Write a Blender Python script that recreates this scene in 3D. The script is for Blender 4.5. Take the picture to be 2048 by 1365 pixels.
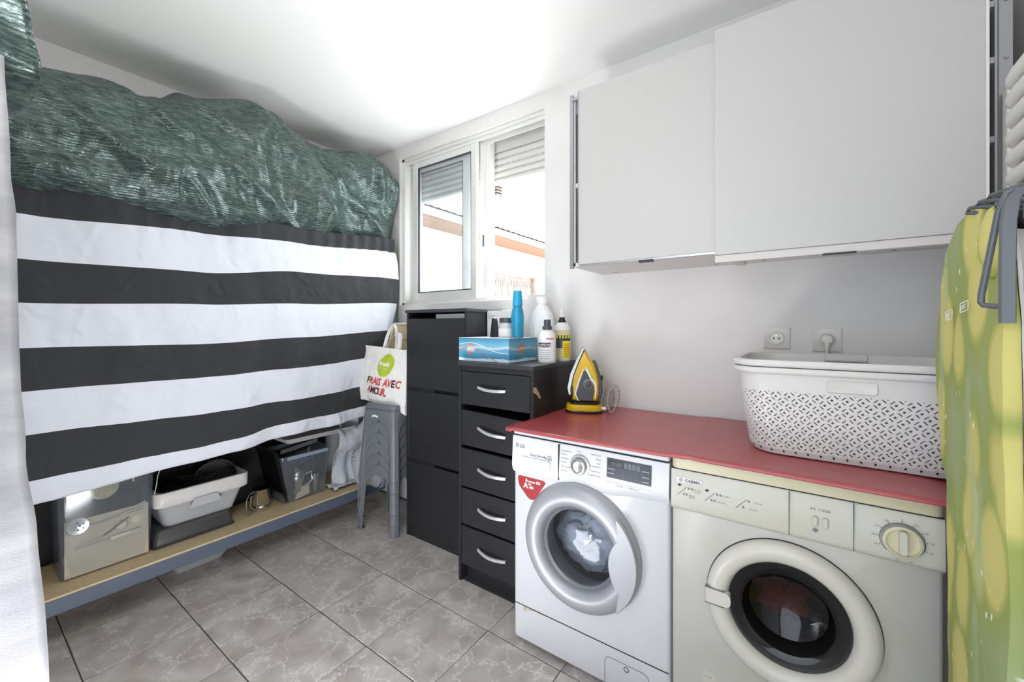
import bpy, bmesh, math, random
from mathutils import Vector, Matrix, noise
random.seed(7)
sc = bpy.context.scene
for o in list(bpy.data.objects): bpy.data.objects.remove(o)
PI = math.pi

# ---------------------------------------------------------------- camera, sky, lights, exposure
F = 820.0; X1 = -125.0; HZ = 654.0
_a = 1024 - X1; _n = math.hypot(_a, F); S_, C_ = _a/_n, F/_n
cam = bpy.data.cameras.new('camera'); co = bpy.data.objects.new('camera', cam); sc.collection.objects.link(co)
cam.sensor_width = 36; cam.lens = F*36/2048; cam.shift_y = (HZ-682.5)/2048.0
cam.clip_start = 0.02; cam.clip_end = 200
co.location = (0, 0, 1.25); co.rotation_euler = (PI/2, 0, math.atan2(C_, S_))
sc.camera = co
w = bpy.data.worlds.new('sky'); sc.world = w; w.use_nodes = True
bg = w.node_tree.nodes['Background']; bg.inputs[0].default_value = (0.80, 0.89, 1.0, 1); bg.inputs[1].default_value = 3.4
def light(name, kind, loc, direction, energy, col, size=None, size_y=None):
    l = bpy.data.lights.new(name, kind); l.energy = energy; l.color = col
    if kind == 'AREA':
        l.size = size
        if size_y: l.shape = 'RECTANGLE'; l.size_y = size_y
    if kind == 'SUN': l.angle = math.radians(2)
    o = bpy.data.objects.new(name, l); sc.collection.objects.link(o); o.location = loc
    o.rotation_euler = Vector(direction).to_track_quat('-Z', 'Y').to_euler(); return o
light('sun', 'SUN', (5, 0, 6), (-1, 0.05, -0.8), 3.0, (1, .95, .88))
light('daylight_through_open_door', 'AREA', (-.45, -1.36, 1.25), (-.45, 1, .0), 4, (.80, .90, 1.0), 1.2, 1.7)
pl_ = light('added_point_fill', 'POINT', (-.80, .05, 2.10), (0, 0, -1), 8, (1.0, .985, .96)); pl_.data.shadow_soft_size = .16  # added point fill out of view, lifts the ceiling and room
light('added_fill_towards_rack', 'AREA', (-.50, -.20, 1.95), (-1, .55, .12), 5, (.96, .98, 1.0), .5, .5)  # added fill out of view, brightens the rack side and spares the right
light('added_upward_fill', 'AREA', (-1.10, .10, .06), (-.75, .38, 1), 44, (.94, .96, 1.0), .8, .7)  # added upward fill low and out of view, brightens ceiling and striped cover
light('window_daylight', 'AREA', (-1.55, 2.12, 1.75), (-.55, -1, .0), 16, (.96, .98, 1.0), .7, .6)
sc.view_settings.view_transform = 'Standard'; sc.view_settings.look = 'None'
sc.view_settings.exposure = 0.12; sc.view_settings.gamma = 1.0; sc.view_settings.use_curve_mapping = False

# ---------------------------------------------------------------- helpers
def srgb(r, g, b):
    f = lambda c: (c/255/12.92) if c/255 <= .04045 else ((c/255+.055)/1.055)**2.4
    return (f(r), f(g), f(b), 1)
def mat(name, col, rough=.5, metal=0, spec=.5, bump=None, mottle=None, coat=0, sheen=0, trans=0, stretch=(1, 1, 1)):
    m = bpy.data.materials.new(name); m.use_nodes = True; nt = m.node_tree; p = nt.nodes['Principled BSDF']
    p.inputs['Base Color'].default_value = col; p.inputs['Roughness'].default_value = rough
    p.inputs['Metallic'].default_value = metal; p.inputs['Specular IOR Level'].default_value = spec
    p.inputs['Coat Weight'].default_value = coat; p.inputs['Sheen Weight'].default_value = sheen
    p.inputs['Transmission Weight'].default_value = trans
    tc = nt.nodes.new('ShaderNodeNewGeometry'); mp = nt.nodes.new('ShaderNodeMapping'); mp.inputs['Scale'].default_value = stretch
    nt.links.new(tc.outputs['Position'], mp.inputs[0])
    if mottle:                                    # (scale, second colour, amount)
        n = nt.nodes.new('ShaderNodeTexNoise'); n.inputs['Scale'].default_value = mottle[0]; n.inputs['Detail'].default_value = 5
        r = nt.nodes.new('ShaderNodeMapRange'); r.inputs[1].default_value = .4; r.inputs[2].default_value = .68; r.inputs[4].default_value = mottle[2]
        x = nt.nodes.new('ShaderNodeMix'); x.data_type = 'RGBA'; x.inputs[6].default_value = col; x.inputs[7].default_value = mottle[1]
        nt.links.new(mp.outputs[0], n.inputs['Vector']); nt.links.new(n.outputs[0], r.inputs[0]); nt.links.new(r.outputs[0], x.inputs[0])
        nt.links.new(x.outputs[2], p.inputs['Base Color'])
    if bump:                                      # (scale, strength, distance)
        n = nt.nodes.new('ShaderNodeTexNoise'); n.inputs['Scale'].default_value = bump[0]; n.inputs['Detail'].default_value = 4
        if 'cotton' in name: n.noise_type = 'RIDGED_MULTIFRACTAL'; n.inputs['Detail'].default_value = 3; n.inputs['Distortion'].default_value = 1.2
        b = nt.nodes.new('ShaderNodeBump'); b.inputs['Strength'].default_value = bump[1]; b.inputs['Distance'].default_value = bump[2]
        nt.links.new(mp.outputs[0], n.inputs['Vector']); nt.links.new(n.outputs[0], b.inputs['Height']); nt.links.new(b.outputs[0], p.inputs['Normal'])
    return m
def glassmat(name, tint, alpha, rough=.02, body=None):
    """thin clear sheet: mostly transparent, fresnel gloss, a little milky body"""
    m = bpy.data.materials.new(name); m.use_nodes = True; nt = m.node_tree; nt.nodes.clear()
    out = nt.nodes.new('ShaderNodeOutputMaterial'); t = nt.nodes.new('ShaderNodeBsdfTransparent'); t.inputs[0].default_value = tint
    g = nt.nodes.new('ShaderNodeBsdfGlossy'); g.inputs['Roughness'].default_value = rough
    lw = nt.nodes.new('ShaderNodeLayerWeight'); pw = nt.nodes.new('ShaderNodeMath'); pw.operation = 'POWER'; pw.inputs[1].default_value = 4
    fr = nt.nodes.new('ShaderNodeMath'); fr.operation = 'MULTIPLY_ADD'; fr.inputs[1].default_value = .35; fr.inputs[2].default_value = .035
    nt.links.new(lw.outputs['Facing'], pw.inputs[0]); nt.links.new(pw.outputs[0], fr.inputs[0])
    d = nt.nodes.new('ShaderNodeBsdfDiffuse'); d.inputs[0].default_value = body or (1, 1, 1, 1)
    a = nt.nodes.new('ShaderNodeMixShader'); a.inputs[0].default_value = alpha
    nt.links.new(t.outputs[0], a.inputs[1]); nt.links.new(d.outputs[0], a.inputs[2])
    b = nt.nodes.new('ShaderNodeMixShader'); nt.links.new(fr.outputs[0], b.inputs[0]); nt.links.new(a.outputs[0], b.inputs[1]); nt.links.new(g.outputs[0], b.inputs[2])
    nt.links.new(b.outputs[0], out.inputs[0]); return m

class M:
    def __init__(s): s.v = []; s.f = []; s.m = []; s.mi = 0
    def vs(s, pts): b = len(s.v); s.v += [tuple(p) for p in pts]; return b
    def face(s, *idx): s.f.append(tuple(idx)); s.m.append(s.mi)
    def box(s, x0, x1, y0, y1, z0, z1):
        b = s.vs([(x, y, z) for z in (z0, z1) for y in (y0, y1) for x in (x0, x1)])
        for q in ((0, 2, 3, 1), (4, 5, 7, 6), (0, 1, 5, 4), (2, 6, 7, 3), (0, 4, 6, 2), (1, 3, 7, 5)): s.face(*[b+i for i in q])
        return s
    def loft(s, rings, c0=True, c1=True, closed=True):
        n = len(rings[0]); bs = [s.vs(r) for r in rings]
        for a, b in zip(bs, bs[1:]):
            for i in range(n if closed else n-1):
                j = (i+1) % n; s.face(a+i, a+j, b+j, b+i)
        if c0: s.face(*[bs[0]+i for i in reversed(range(n))])
        if c1: s.face(*[bs[-1]+i for i in range(n)])
        return s
    def lathe(s, prof, c=(0, 0, 0), axis='z', n=24, c0=True, c1=True):
        rings = []
        for r, h in prof:
            ring = []
            for i in range(n):
                a = 2*PI*i/n; p, q = r*math.cos(a), r*math.sin(a)
                ring.append({'z': (c[0]+p, c[1]+q, c[2]+h), 'y': (c[0]+p, c[1]+h, c[2]+q), 'x': (c[0]+h, c[1]+p, c[2]+q)}[axis])
            rings.append(ring)
        return s.loft(rings, c0, c1)
    def tube(s, path, r, n=8, flat=None, cap=True):
        P = [Vector(p) for p in path]; rings = []
        up = Vector((0, 0, 1))
        t0 = (P[1]-P[0]).normalized()
        if abs(t0.dot(up)) > .95: up = Vector((1, 0, 0))
        nrm = t0.cross(up).normalized()
        for i, p in enumerate(P):
            t = (P[min(i+1, len(P)-1)]-P[max(i-1, 0)]).normalized()
            nrm = (nrm - t*nrm.dot(t)).normalized(); bn = t.cross(nrm)
            rr = r[i] if isinstance(r, (list, tuple)) else r
            k = flat or 1
            rings.append([p+nrm*math.cos(2*PI*j/n)*rr+bn*math.sin(2*PI*j/n)*rr*k for j in range(n)])
        return s.loft(rings, cap, cap)
    def prism(s, poly, o, u, v, d):
        o, u, v, d = map(Vector, (o, u, v, d))
        a = [o+u*p+v*q for p, q in poly]; return s.loft([a, [p+d for p in a]])
    def grid(s, nu, nv, fn):
        b = s.vs([fn(i/nu, j/nv) for j in range(nv+1) for i in range(nu+1)])
        for j in range(nv):
            for i in range(nu):
                k = b+j*(nu+1)+i; s.face(k, k+1, k+nu+2, k+nu+1)
        return s
def rr(cx, cy, w, d, r, z=0, k=4, plane='xy'):
    """rounded rectangle ring"""
    pts = []; r = min(r, w/2-1e-4, d/2-1e-4)
    for qx, qy, a0 in ((1, 1, 0), (-1, 1, PI/2), (-1, -1, PI), (1, -1, 1.5*PI)):
        for i in range(k+1):
            a = a0+PI/2*i/k
            p, q = cx+qx*(w/2-r)+r*math.cos(a), cy+qy*(d/2-r)+r*math.sin(a)
            pts.append({'xy': (p, q, z), 'xz': (p, z, q), 'yz': (z, p, q)}[plane])
    return pts
def ease(t): return t*t*(3-2*t)
def table(tb, x):
    if x <= tb[0][0]: return tb[0][1]
    for (a, p), (b, q) in zip(tb, tb[1:]):
        if x <= b: return p+(q-p)*ease((x-a)/(b-a))
    return tb[-1][1]
def root(o):
    while o.parent: o = o.parent
    return o
def obj(name, m, mt, parent=None, bevel=0, smooth=40, local=False, solid=0, sub=0, seg=2):
    me = bpy.data.meshes.new(name)
    vs = m.v
    if parent is not None and not local:
        L = root(parent).location; vs = [(a-L[0], b-L[1], c-L[2]) for a, b, c in vs]
    me.from_pydata(vs, [], m.f)
    mts = mt if isinstance(mt, (list, tuple)) else [mt]
    for x in mts: me.materials.append(x)
    if len(mts) > 1: me.polygons.foreach_set('material_index', m.m)
    bm = bmesh.new(); bm.from_mesh(me); bmesh.ops.recalc_face_normals(bm, faces=bm.faces); bm.to_mesh(me); bm.free()
    if smooth:
        me.shade_smooth(); me.set_sharp_from_angle(angle=math.radians(smooth))
    o = bpy.data.objects.new(name, me); sc.collection.objects.link(o)
    if parent is not None: o.parent = parent
    if solid:
        d = o.modifiers.new('thickness', 'SOLIDIFY'); d.thickness = solid; d.offset = 0
    if bevel:
        d = o.modifiers.new('bevel', 'BEVEL'); d.width = bevel; d.segments = seg; d.limit_method = 'ANGLE'; d.angle_limit = math.radians(40)
    if sub:
        d = o.modifiers.new('sub', 'SUBSURF'); d.levels = sub; d.render_levels = sub
    return o
def thing(name, label, cat, loc=(0, 0, 0), rotz=0, group=None):
    o = bpy.data.objects.new(name, None); sc.collection.objects.link(o); o.empty_display_size = .05
    o.location = loc; o.rotation_euler = (0, 0, rotz); o['label'] = label; o['category'] = cat
    if group: o['group'] = group
    return o
def tag(o, label, cat, group=None):
    o['label'] = label; o['category'] = cat
    if group: o['group'] = group
    return o
def struct(name, m, mt, parent=None, **k):
    o = obj(name, m, mt, parent, **k); o['kind'] = 'structure'; return o
def text(body, mt, parent, o, u, v, size, bold=0, local=False, align='LEFT', name='lettering', depth=.0004, shear=0, space=1, sx=1):
    """printed words on a plane: origin o, reading direction u, up direction v; size = cap height"""
    c = bpy.data.curves.new('t', 'FONT'); c.body = body; c.size = size/.7; c.resolution_u = 2; c.offset = bold; c.align_x = align
    c.shear = shear; c.space_line = space
    tmp = bpy.data.objects.new('t', c); sc.collection.objects.link(tmp)
    me = bpy.data.meshes.new_from_object(tmp.evaluated_get(bpy.context.evaluated_depsgraph_get()))
    bpy.data.objects.remove(tmp); bpy.data.curves.remove(c)
    m = M(); o, u, v = Vector(o), Vector(u).normalized(), Vector(v).normalized(); n = u.cross(v)
    m.v = [tuple(o+u*p.co.x*sx+v*p.co.y+n*depth) for p in me.vertices]
    m.f = [tuple(p.vertices) for p in me.polygons]; m.m = [0]*len(m.f)
    bpy.data.meshes.remove(me)
    return obj(name, m, mt, parent, smooth=0, local=local)
def N(x, y=0, z=0): return noise.noise(Vector((x, y, z)))
XA, YA, ZA = (1, 0, 0), (0, 1, 0), (0, 0, 1)

# ---------------------------------------------------------------- materials
plaster = mat('wall_plaster', srgb(230, 227, 224), .85, bump=(45, .2, .0015), mottle=(2.5, srgb(215, 211, 207), .5))
ceil_m = mat('ceiling_paint', srgb(244, 243, 240), .85, bump=(110, .3, .0010), stretch=(1, 1.6, 1))
white_gloss = mat('cabinet_white', srgb(192, 189, 186), .42)
white_plain = mat('white_board', srgb(214, 212, 208), .5)
alu = mat('brushed_alu', srgb(176, 178, 180), .35, metal=.75)
grey_metal = mat('grey_metal', srgb(128, 134, 140), .4, metal=.5)
frame_white = mat('window_frame_white', srgb(226, 225, 220), .35)
win_glass = glassmat('window_glass', (.95, .97, .98, 1), .05, .01)
black_wood = mat('black_woodgrain', srgb(29, 29, 32), .42, bump=(40, .15, .002), mottle=(30, srgb(42, 42, 46), .8), stretch=(1, 1, 9))
black_edge = mat('black_edge', srgb(52, 53, 57), .4)
handle_m = mat('silver_handle', srgb(205, 206, 210), .25, metal=.5)
enamel = mat('washer_enamel', srgb(205, 205, 208), .22, coat=.2)
enamel2 = mat('washer_panel_plastic', srgb(210, 211, 213), .35)
cream = mat('dryer_cream', srgb(188, 185, 178), .35, mottle=(9, srgb(180, 176, 164), .6))
cream2 = mat('dryer_panel', srgb(200, 198, 188), .38, mottle=(6, srgb(196, 191, 172), .7))
yellowed = mat('yellowed_plastic', srgb(204, 197, 166), .4)
silver_pl = mat('silver_plastic', srgb(166, 167, 172), .4, metal=.3)
chrome = mat('chrome', srgb(210, 208, 204), .15, metal=1)
steel = mat('steel', srgb(180, 178, 174), .28, metal=.9, bump=(60, .1, .002))
dark_rubber = mat('dark_rubber', srgb(62, 62, 66), .6)
grey_rubber = mat('grey_rubber', srgb(120, 122, 126), .5)
black_pl = mat('black_plastic', srgb(26, 26, 28), .35)
slate_pl = mat('display_slate', srgb(62, 66, 76), .25)
print_grey = mat('print_grey', srgb(120, 122, 130), .6)
print_dark = mat('print_dark', srgb(48, 50, 58), .6)
print_white = mat('print_white', srgb(240, 240, 240), .6)
seam = mat('seam_dark', srgb(40, 40, 42), .8)
door_glass = glassmat('washer_door_glass', (.62, .66, .70, 1), .03, .03)
dark_glass = glassmat('dryer_door_glass', (.30, .30, .31, 1), .05, .03, (.1, .1, .1, 1))
clear_pl = glassmat('clear_plastic', (.90, .93, .95, 1), .07, .10, (.66, .72, .78, 1))
pvc_red = mat('red_oilcloth', srgb(168, 74, 78), .33, coat=.15, bump=(9, .12, .01), mottle=(4, srgb(184, 92, 96), .6))
white_pl = mat('white_plastic', srgb(214, 211, 208), .38)
cotton_w = mat('white_cotton', srgb(210, 213, 221), .9, bump=(9, .55, .02), sheen=.2)
cotton_b = mat('charcoal_cotton', srgb(38, 39, 42), .8, bump=(9, .6, .02), sheen=.15)
canvas = mat('canvas_cotton', srgb(232, 230, 226), .9, bump=(20, .4, .01))
cork = mat('cork_board', srgb(196, 180, 146), .9, mottle=(60, srgb(176, 158, 122), .7))
stool_m = mat('grey_polypropylene', srgb(112, 116, 122), .42, mottle=(5, srgb(102, 106, 112), .6))
beam_m = mat('blue_grey_steel', srgb(86, 96, 112), .42, bump=(30, .06, .002))
chipboard = mat('chipboard', srgb(206, 186, 148), .8, mottle=(70, srgb(190, 168, 128), .8), bump=(120, .15, .001))
brown_card = mat('brown_cardboard', srgb(204, 184, 158), .85, mottle=(12, srgb(194, 172, 144), .5))
dark_pl = mat('charcoal_plastic', srgb(66, 65, 66), .42)
grey_pl = mat('light_grey_plastic', srgb(176, 178, 180), .42)
yellow_pl = mat('yellow_plastic', srgb(220, 182, 20), .3)
iron_grey = mat('iron_charcoal', srgb(70, 72, 76), .35)
cord_m = mat('braided_cord', srgb(196, 190, 182), .8, mottle=(300, srgb(120, 116, 112), 1))
blue_pl = mat('teal_bottle', srgb(20, 140, 178), .3, mottle=(30, srgb(50, 160, 190), .5))
blue_cap = mat('blue_cap', srgb(40, 160, 205), .3)
milky = mat('milky_plastic', srgb(236, 235, 232), .4)
label_cream = mat('cream_label', srgb(222, 206, 170), .5)
label_yel = mat('yellow_label', srgb(238, 232, 30), .5)
label_red = mat('red_print', srgb(196, 60, 60), .5)
sticker_red = mat('sticker_red', srgb(158, 44, 46), .35)
lime = mat('lime_print', srgb(176, 196, 48), .6)
text_red = mat('faded_red_print', srgb(206, 74, 74), .7)
orange_wood = mat('orange_soffit', srgb(170, 132, 108), .7, bump=(8, .2, .01))
render_out = mat('pale_render', srgb(240, 236, 228), .9)
roof_tile_m = mat('roof_tile_pale', srgb(150, 138, 130), .9)
iron_out = mat('rusty_white_iron', srgb(142, 132, 122), .6, mottle=(9, srgb(140, 96, 66), .9))
ground_out = mat('pale_ground', srgb(220, 214, 204), .95)
rad_white = mat('radiator_white', srgb(226, 224, 216), .35)
rest_m = mat('rest_grey', srgb(98, 102, 106), .4, metal=.3)
dark_steel = mat('dark_steel', srgb(48, 50, 56), .35, metal=.4)
shutter_m = mat('shutter_pvc', srgb(214, 212, 206), .5)
socket_m = mat('socket_plastic', srgb(226, 222, 216), .35)
blue_cloth = mat('pale_blue_cloth', srgb(140, 168, 186), .9, bump=(20, .4, .01))
red_cloth = mat('red_cloth', srgb(190, 50, 48), .9, bump=(20, .4, .01))
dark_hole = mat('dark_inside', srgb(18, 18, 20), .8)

def nodes(name, rough=.5, spec=.5):
    m = bpy.data.materials.new(name); m.use_nodes = True; nt = m.node_tree; p = nt.nodes['Principled BSDF']
    p.inputs['Roughness'].default_value = rough; p.inputs['Specular IOR Level'].default_value = spec
    return m, nt, p, (lambda t: nt.nodes.new(t)), (lambda a, b: nt.links.new(a, b))
def ramp(nt, pts, interp='LINEAR'):
    r = nt.nodes.new('ShaderNodeValToRGB'); e = r.color_ramp.elements; r.color_ramp.interpolation = interp
    while len(e) < len(pts): e.new(.5)
    for i, (p, c) in enumerate(pts): e[i].position = p; e[i].color = c if len(c) == 4 else (*c, 1)
    return r
# marbled tile: taupe body, lighter clouds, jagged white veins
tile_m, nt, p, nd, lk = nodes('marbled_tile', .38, .4)
g = nd('ShaderNodeNewGeometry'); oi = nd('ShaderNodeObjectInfo')
off = nd('ShaderNodeVectorMath'); off.operation = 'SCALE'; cb = nd('ShaderNodeCombineXYZ')
for i in range(2): lk(oi.outputs['Random'], cb.inputs[i])
lk(cb.outputs[0], off.inputs[0]); off.inputs['Scale'].default_value = 31
ad = nd('ShaderNodeVectorMath'); ad.operation = 'ADD'; lk(g.outputs['Position'], ad.inputs[0]); lk(off.outputs[0], ad.inputs[1])
n1 = nd('ShaderNodeTexNoise'); n1.inputs['Scale'].default_value = 13; n1.inputs['Detail'].default_value = 7; n1.inputs['Roughness'].default_value = .7
lk(ad.outputs[0], n1.inputs['Vector'])
sc1 = nd('ShaderNodeVectorMath'); sc1.operation = 'SCALE'; sc1.inputs['Scale'].default_value = .17; lk(n1.outputs['Color'], sc1.inputs[0])
ad2 = nd('ShaderNodeVectorMath'); ad2.operation = 'ADD'; lk(ad.outputs[0], ad2.inputs[0]); lk(sc1.outputs[0], ad2.inputs[1])
vo = nd('ShaderNodeTexVoronoi'); vo.feature = 'DISTANCE_TO_EDGE'; vo.inputs['Scale'].default_value = 8.5; lk(ad2.outputs[0], vo.inputs['Vector'])
vr = ramp(nt, [(0, (1, 1, 1)), (.010, (.8, .8, .8)), (.026, (0, 0, 0))]); lk(vo.outputs[0], vr.inputs[0])
n3 = nd('ShaderNodeTexNoise'); n3.inputs['Scale'].default_value = 6; lk(ad.outputs[0], n3.inputs['Vector'])
r3 = ramp(nt, [(.36, (0, 0, 0)), (.46, (1, 1, 1))]); lk(n3.outputs[0], r3.inputs[0])
mu = nd('ShaderNodeMath'); mu.operation = 'MULTIPLY'; lk(vr.outputs[0], mu.inputs[0]); lk(r3.outputs[0], mu.inputs[1])
n2 = nd('ShaderNodeTexNoise'); n2.inputs['Scale'].default_value = 7; n2.inputs['Detail'].default_value = 4; n2.inputs['Distortion'].default_value = .8; lk(ad.outputs[0], n2.inputs['Vector'])
cr = ramp(nt, [(.3, srgb(166, 157, 151)), (.5, srgb(186, 178, 172)), (.7, srgb(204, 198, 193))]); lk(n2.outputs[0], cr.inputs[0])
mx = nd('ShaderNodeMix'); mx.data_type = 'RGBA'; lk(mu.outputs[0], mx.inputs[0]); lk(cr.outputs[0], mx.inputs[6]); mx.inputs[7].default_value = srgb(228, 222, 218)
lk(mx.outputs[2], p.inputs['Base Color'])
bmp = nd('ShaderNodeBump'); bmp.inputs['Strength'].default_value = .15; bmp.inputs['Distance'].default_value = .002; lk(n1.outputs[0], bmp.inputs['Height']); lk(bmp.outputs[0], p.inputs['Normal'])
grout = mat('grout', srgb(88, 84, 80), .95, mottle=(20, srgb(110, 106, 100), .7))
# green shade-net tarpaulin: fine ribs, scattered glints
tarp_m, nt, p, nd, lk = nodes('green_shade_net', .34, .6)
g = nd('ShaderNodeNewGeometry')
mp = nd('ShaderNodeMapping'); mp.inputs['Scale'].default_value = (24, 26, 190); mp.inputs['Rotation'].default_value = (.10, 0, 0); lk(g.outputs['Position'], mp.inputs[0])
n1 = nd('ShaderNodeTexNoise'); n1.inputs['Scale'].default_value = 1.0; n1.inputs['Detail'].default_value = 4; n1.inputs['Distortion'].default_value = .6; lk(mp.outputs[0], n1.inputs['Vector'])
wv = nd('ShaderNodeTexWave'); wv.bands_direction = 'Z'; wv.inputs['Scale'].default_value = 34; wv.inputs['Distortion'].default_value = 3.0; wv.inputs['Detail'].default_value = 2; wv.inputs['Detail Scale'].default_value = 1.5
mpw = nd('ShaderNodeMapping'); mpw.inputs['Scale'].default_value = (.6, .6, 1); lk(g.outputs['Position'], mpw.inputs[0]); lk(mpw.outputs[0], wv.inputs['Vector'])
n2 = nd('ShaderNodeTexNoise'); n2.inputs['Scale'].default_value = 150; n2.inputs['Detail'].default_value = 2; lk(g.outputs['Position'], n2.inputs['Vector'])
c1 = ramp(nt, [(.32, srgb(52, 66, 64)), (.5, srgb(78, 97, 91)), (.68, srgb(116, 134, 126))]); lk(n1.outputs[0], c1.inputs[0])
cw = ramp(nt, [(.0, (.55, .55, .55)), (.35, (1, 1, 1))]); lk(wv.outputs[0], cw.inputs[0])
mw = nd('ShaderNodeMix'); mw.data_type = 'RGBA'; mw.blend_type = 'MULTIPLY'; mw.inputs[0].default_value = 1; lk(c1.outputs[0], mw.inputs[6]); lk(cw.outputs[0], mw.inputs[7])
lk(mw.outputs[2], p.inputs['Base Color'])
rg = ramp(nt, [(.38, (.42, .42, .42)), (.6, (.2, .2, .2))]); lk(n2.outputs[0], rg.inputs[0]); lk(rg.outputs[0], p.inputs['Roughness'])
p.inputs['Metallic'].default_value = .3
sm_ = nd('ShaderNodeMath'); sm_.operation = 'ADD'; lk(n1.outputs[0], sm_.inputs[0]); lk(wv.outputs[0], sm_.inputs[1])
sm2 = nd('ShaderNodeMath'); sm2.operation = 'ADD'; lk(sm_.outputs[0], sm2.inputs[0]); lk(n2.outputs[0], sm2.inputs[1])
bmp = nd('ShaderNodeBump'); bmp.inputs['Strength'].default_value = .5; bmp.inputs['Distance'].default_value = .0014; lk(sm2.outputs[0], bmp.inputs['Height']); lk(bmp.outputs[0], p.inputs['Normal'])
# ticking stripes (thin blue-grey lines on white)
def ticking(name, vec, scale):
    m, nt, p, nd, lk = nodes(name, .9, .2)
    g = nd('ShaderNodeNewGeometry'); d = nd('ShaderNodeVectorMath'); d.operation = 'DOT_PRODUCT'; d.inputs[1].default_value = vec
    ns = nd('ShaderNodeTexNoise'); ns.inputs['Scale'].default_value = 5; lk(g.outputs['Position'], ns.inputs['Vector'])
    lk(g.outputs['Position'], d.inputs[0])
    a = nd('ShaderNodeMath'); a.operation = 'MULTIPLY_ADD'; lk(ns.outputs[0], a.inputs[0]); a.inputs[1].default_value = .06; lk(d.outputs['Value'], a.inputs[2])
    f = nd('ShaderNodeMath'); f.operation = 'MULTIPLY'; f.inputs[1].default_value = scale; lk(a.outputs[0], f.inputs[0])
    h = nd('ShaderNodeMath'); h.operation = 'FRACT'; lk(f.outputs[0], h.inputs[0])
    r = ramp(nt, [(0, srgb(214, 216, 222)), (.62, srgb(214, 216, 222)), (.7, srgb(120, 128, 146)), (.95, srgb(120, 128, 146))]); lk(h.outputs[0], r.inputs[0])
    lk(r.outputs[0], p.inputs['Base Color'])
    n = nd('ShaderNodeTexNoise'); n.inputs['Scale'].default_value = 16; lk(g.outputs['Position'], n.inputs['Vector'])
    b = nd('ShaderNodeBump'); b.inputs['Strength'].default_value = .5; b.inputs['Distance'].default_value = .02; lk(n.outputs[0], b.inputs['Height']); lk(b.outputs[0], p.inputs['Normal'])
    return m
tick_a = ticking('ticking_cloth', (.35, 1, .25), 150)
# lemon print
lemon_m, nt, p, nd, lk = nodes('lemon_print_cotton', .85, .2)
g = nd('ShaderNodeNewGeometry'); mp = nd('ShaderNodeMapping'); mp.inputs['Scale'].default_value = (0, 9.5, 5.2); lk(g.outputs['Position'], mp.inputs[0])
ns = nd('ShaderNodeTexNoise'); ns.inputs['Scale'].default_value = 4; lk(g.outputs['Position'], ns.inputs['Vector'])
vo = nd('ShaderNodeTexVoronoi'); vo.feature = 'SMOOTH_F1'; vo.inputs['Smoothness'].default_value = .08; vo.inputs['Scale'].default_value = 1.0; lk(mp.outputs[0], vo.inputs['Vector'])
cr = ramp(nt, [(.0, srgb(212, 204, 132)), (.38, srgb(204, 196, 118)), (.44, srgb(176, 178, 104)), (.50, srgb(154, 164, 92)), (.8, srgb(158, 170, 124))]); lk(vo.outputs['Distance'], cr.inputs[0])
# pale leaves
mp2 = nd('ShaderNodeMapping'); mp2.inputs['Scale'].default_value = (0, 16, 2.6); mp2.inputs['Location'].default_value = (0, 3.3, 1.2); lk(g.outputs['Position'], mp2.inputs[0])
v2 = nd('ShaderNodeTexVoronoi'); v2.inputs['Scale'].default_value = 1; lk(mp2.outputs[0], v2.inputs['Vector'])
r2 = ramp(nt, [(.22, (1, 1, 1)), (.34, (0, 0, 0))]); lk(v2.outputs['Distance'], r2.inputs[0])
m2 = nd('ShaderNodeMath'); m2.operation = 'MULTIPLY'; m2.inputs[1].default_value = .55; lk(r2.outputs[0], m2.inputs[0])
mx = nd('ShaderNodeMix'); mx.data_type = 'RGBA'; lk(m2.outputs[0], mx.inputs[0]); lk(cr.outputs[0], mx.inputs[6]); mx.inputs[7].default_value = srgb(172, 186, 150)
# white drops
mp3 = nd('ShaderNodeMapping'); mp3.inputs['Scale'].default_value = (0, 52, 24); lk(g.outputs['Position'], mp3.inputs[0])
v3 = nd('ShaderNodeTexVoronoi'); v3.inputs['Scale'].default_value = 1; lk(mp3.outputs[0], v3.inputs['Vector'])
r3 = ramp(nt, [(.13, (1, 1, 1)), (.16, (0, 0, 0))]); lk(v3.outputs['Distance'], r3.inputs[0])
nn = nd('ShaderNodeTexNoise'); nn.inputs['Scale'].default_value = 6; lk(g.outputs['Position'], nn.inputs['Vector'])
rn = ramp(nt, [(.5, (0, 0, 0)), (.56, (1, 1, 1))]); lk(nn.outputs[0], rn.inputs[0])
m3 = nd('ShaderNodeMath'); m3.operation = 'MULTIPLY'; lk(r3.outputs[0], m3.inputs[0]); lk(rn.outputs[0], m3.inputs[1])
mx2 = nd('ShaderNodeMix'); mx2.data_type = 'RGBA'; lk(m3.outputs[0], mx2.inputs[0]); lk(mx.outputs[2], mx2.inputs[6]); mx2.inputs[7].default_value = srgb(238, 238, 220)
lk(mx2.outputs[2], p.inputs['Base Color'])
# curtain linen
linen = mat('greyish_linen', srgb(142, 142, 145), .95, bump=(180, .35, .002), mottle=(3, srgb(188, 188, 188), .5), stretch=(1, 1, 5))
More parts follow.
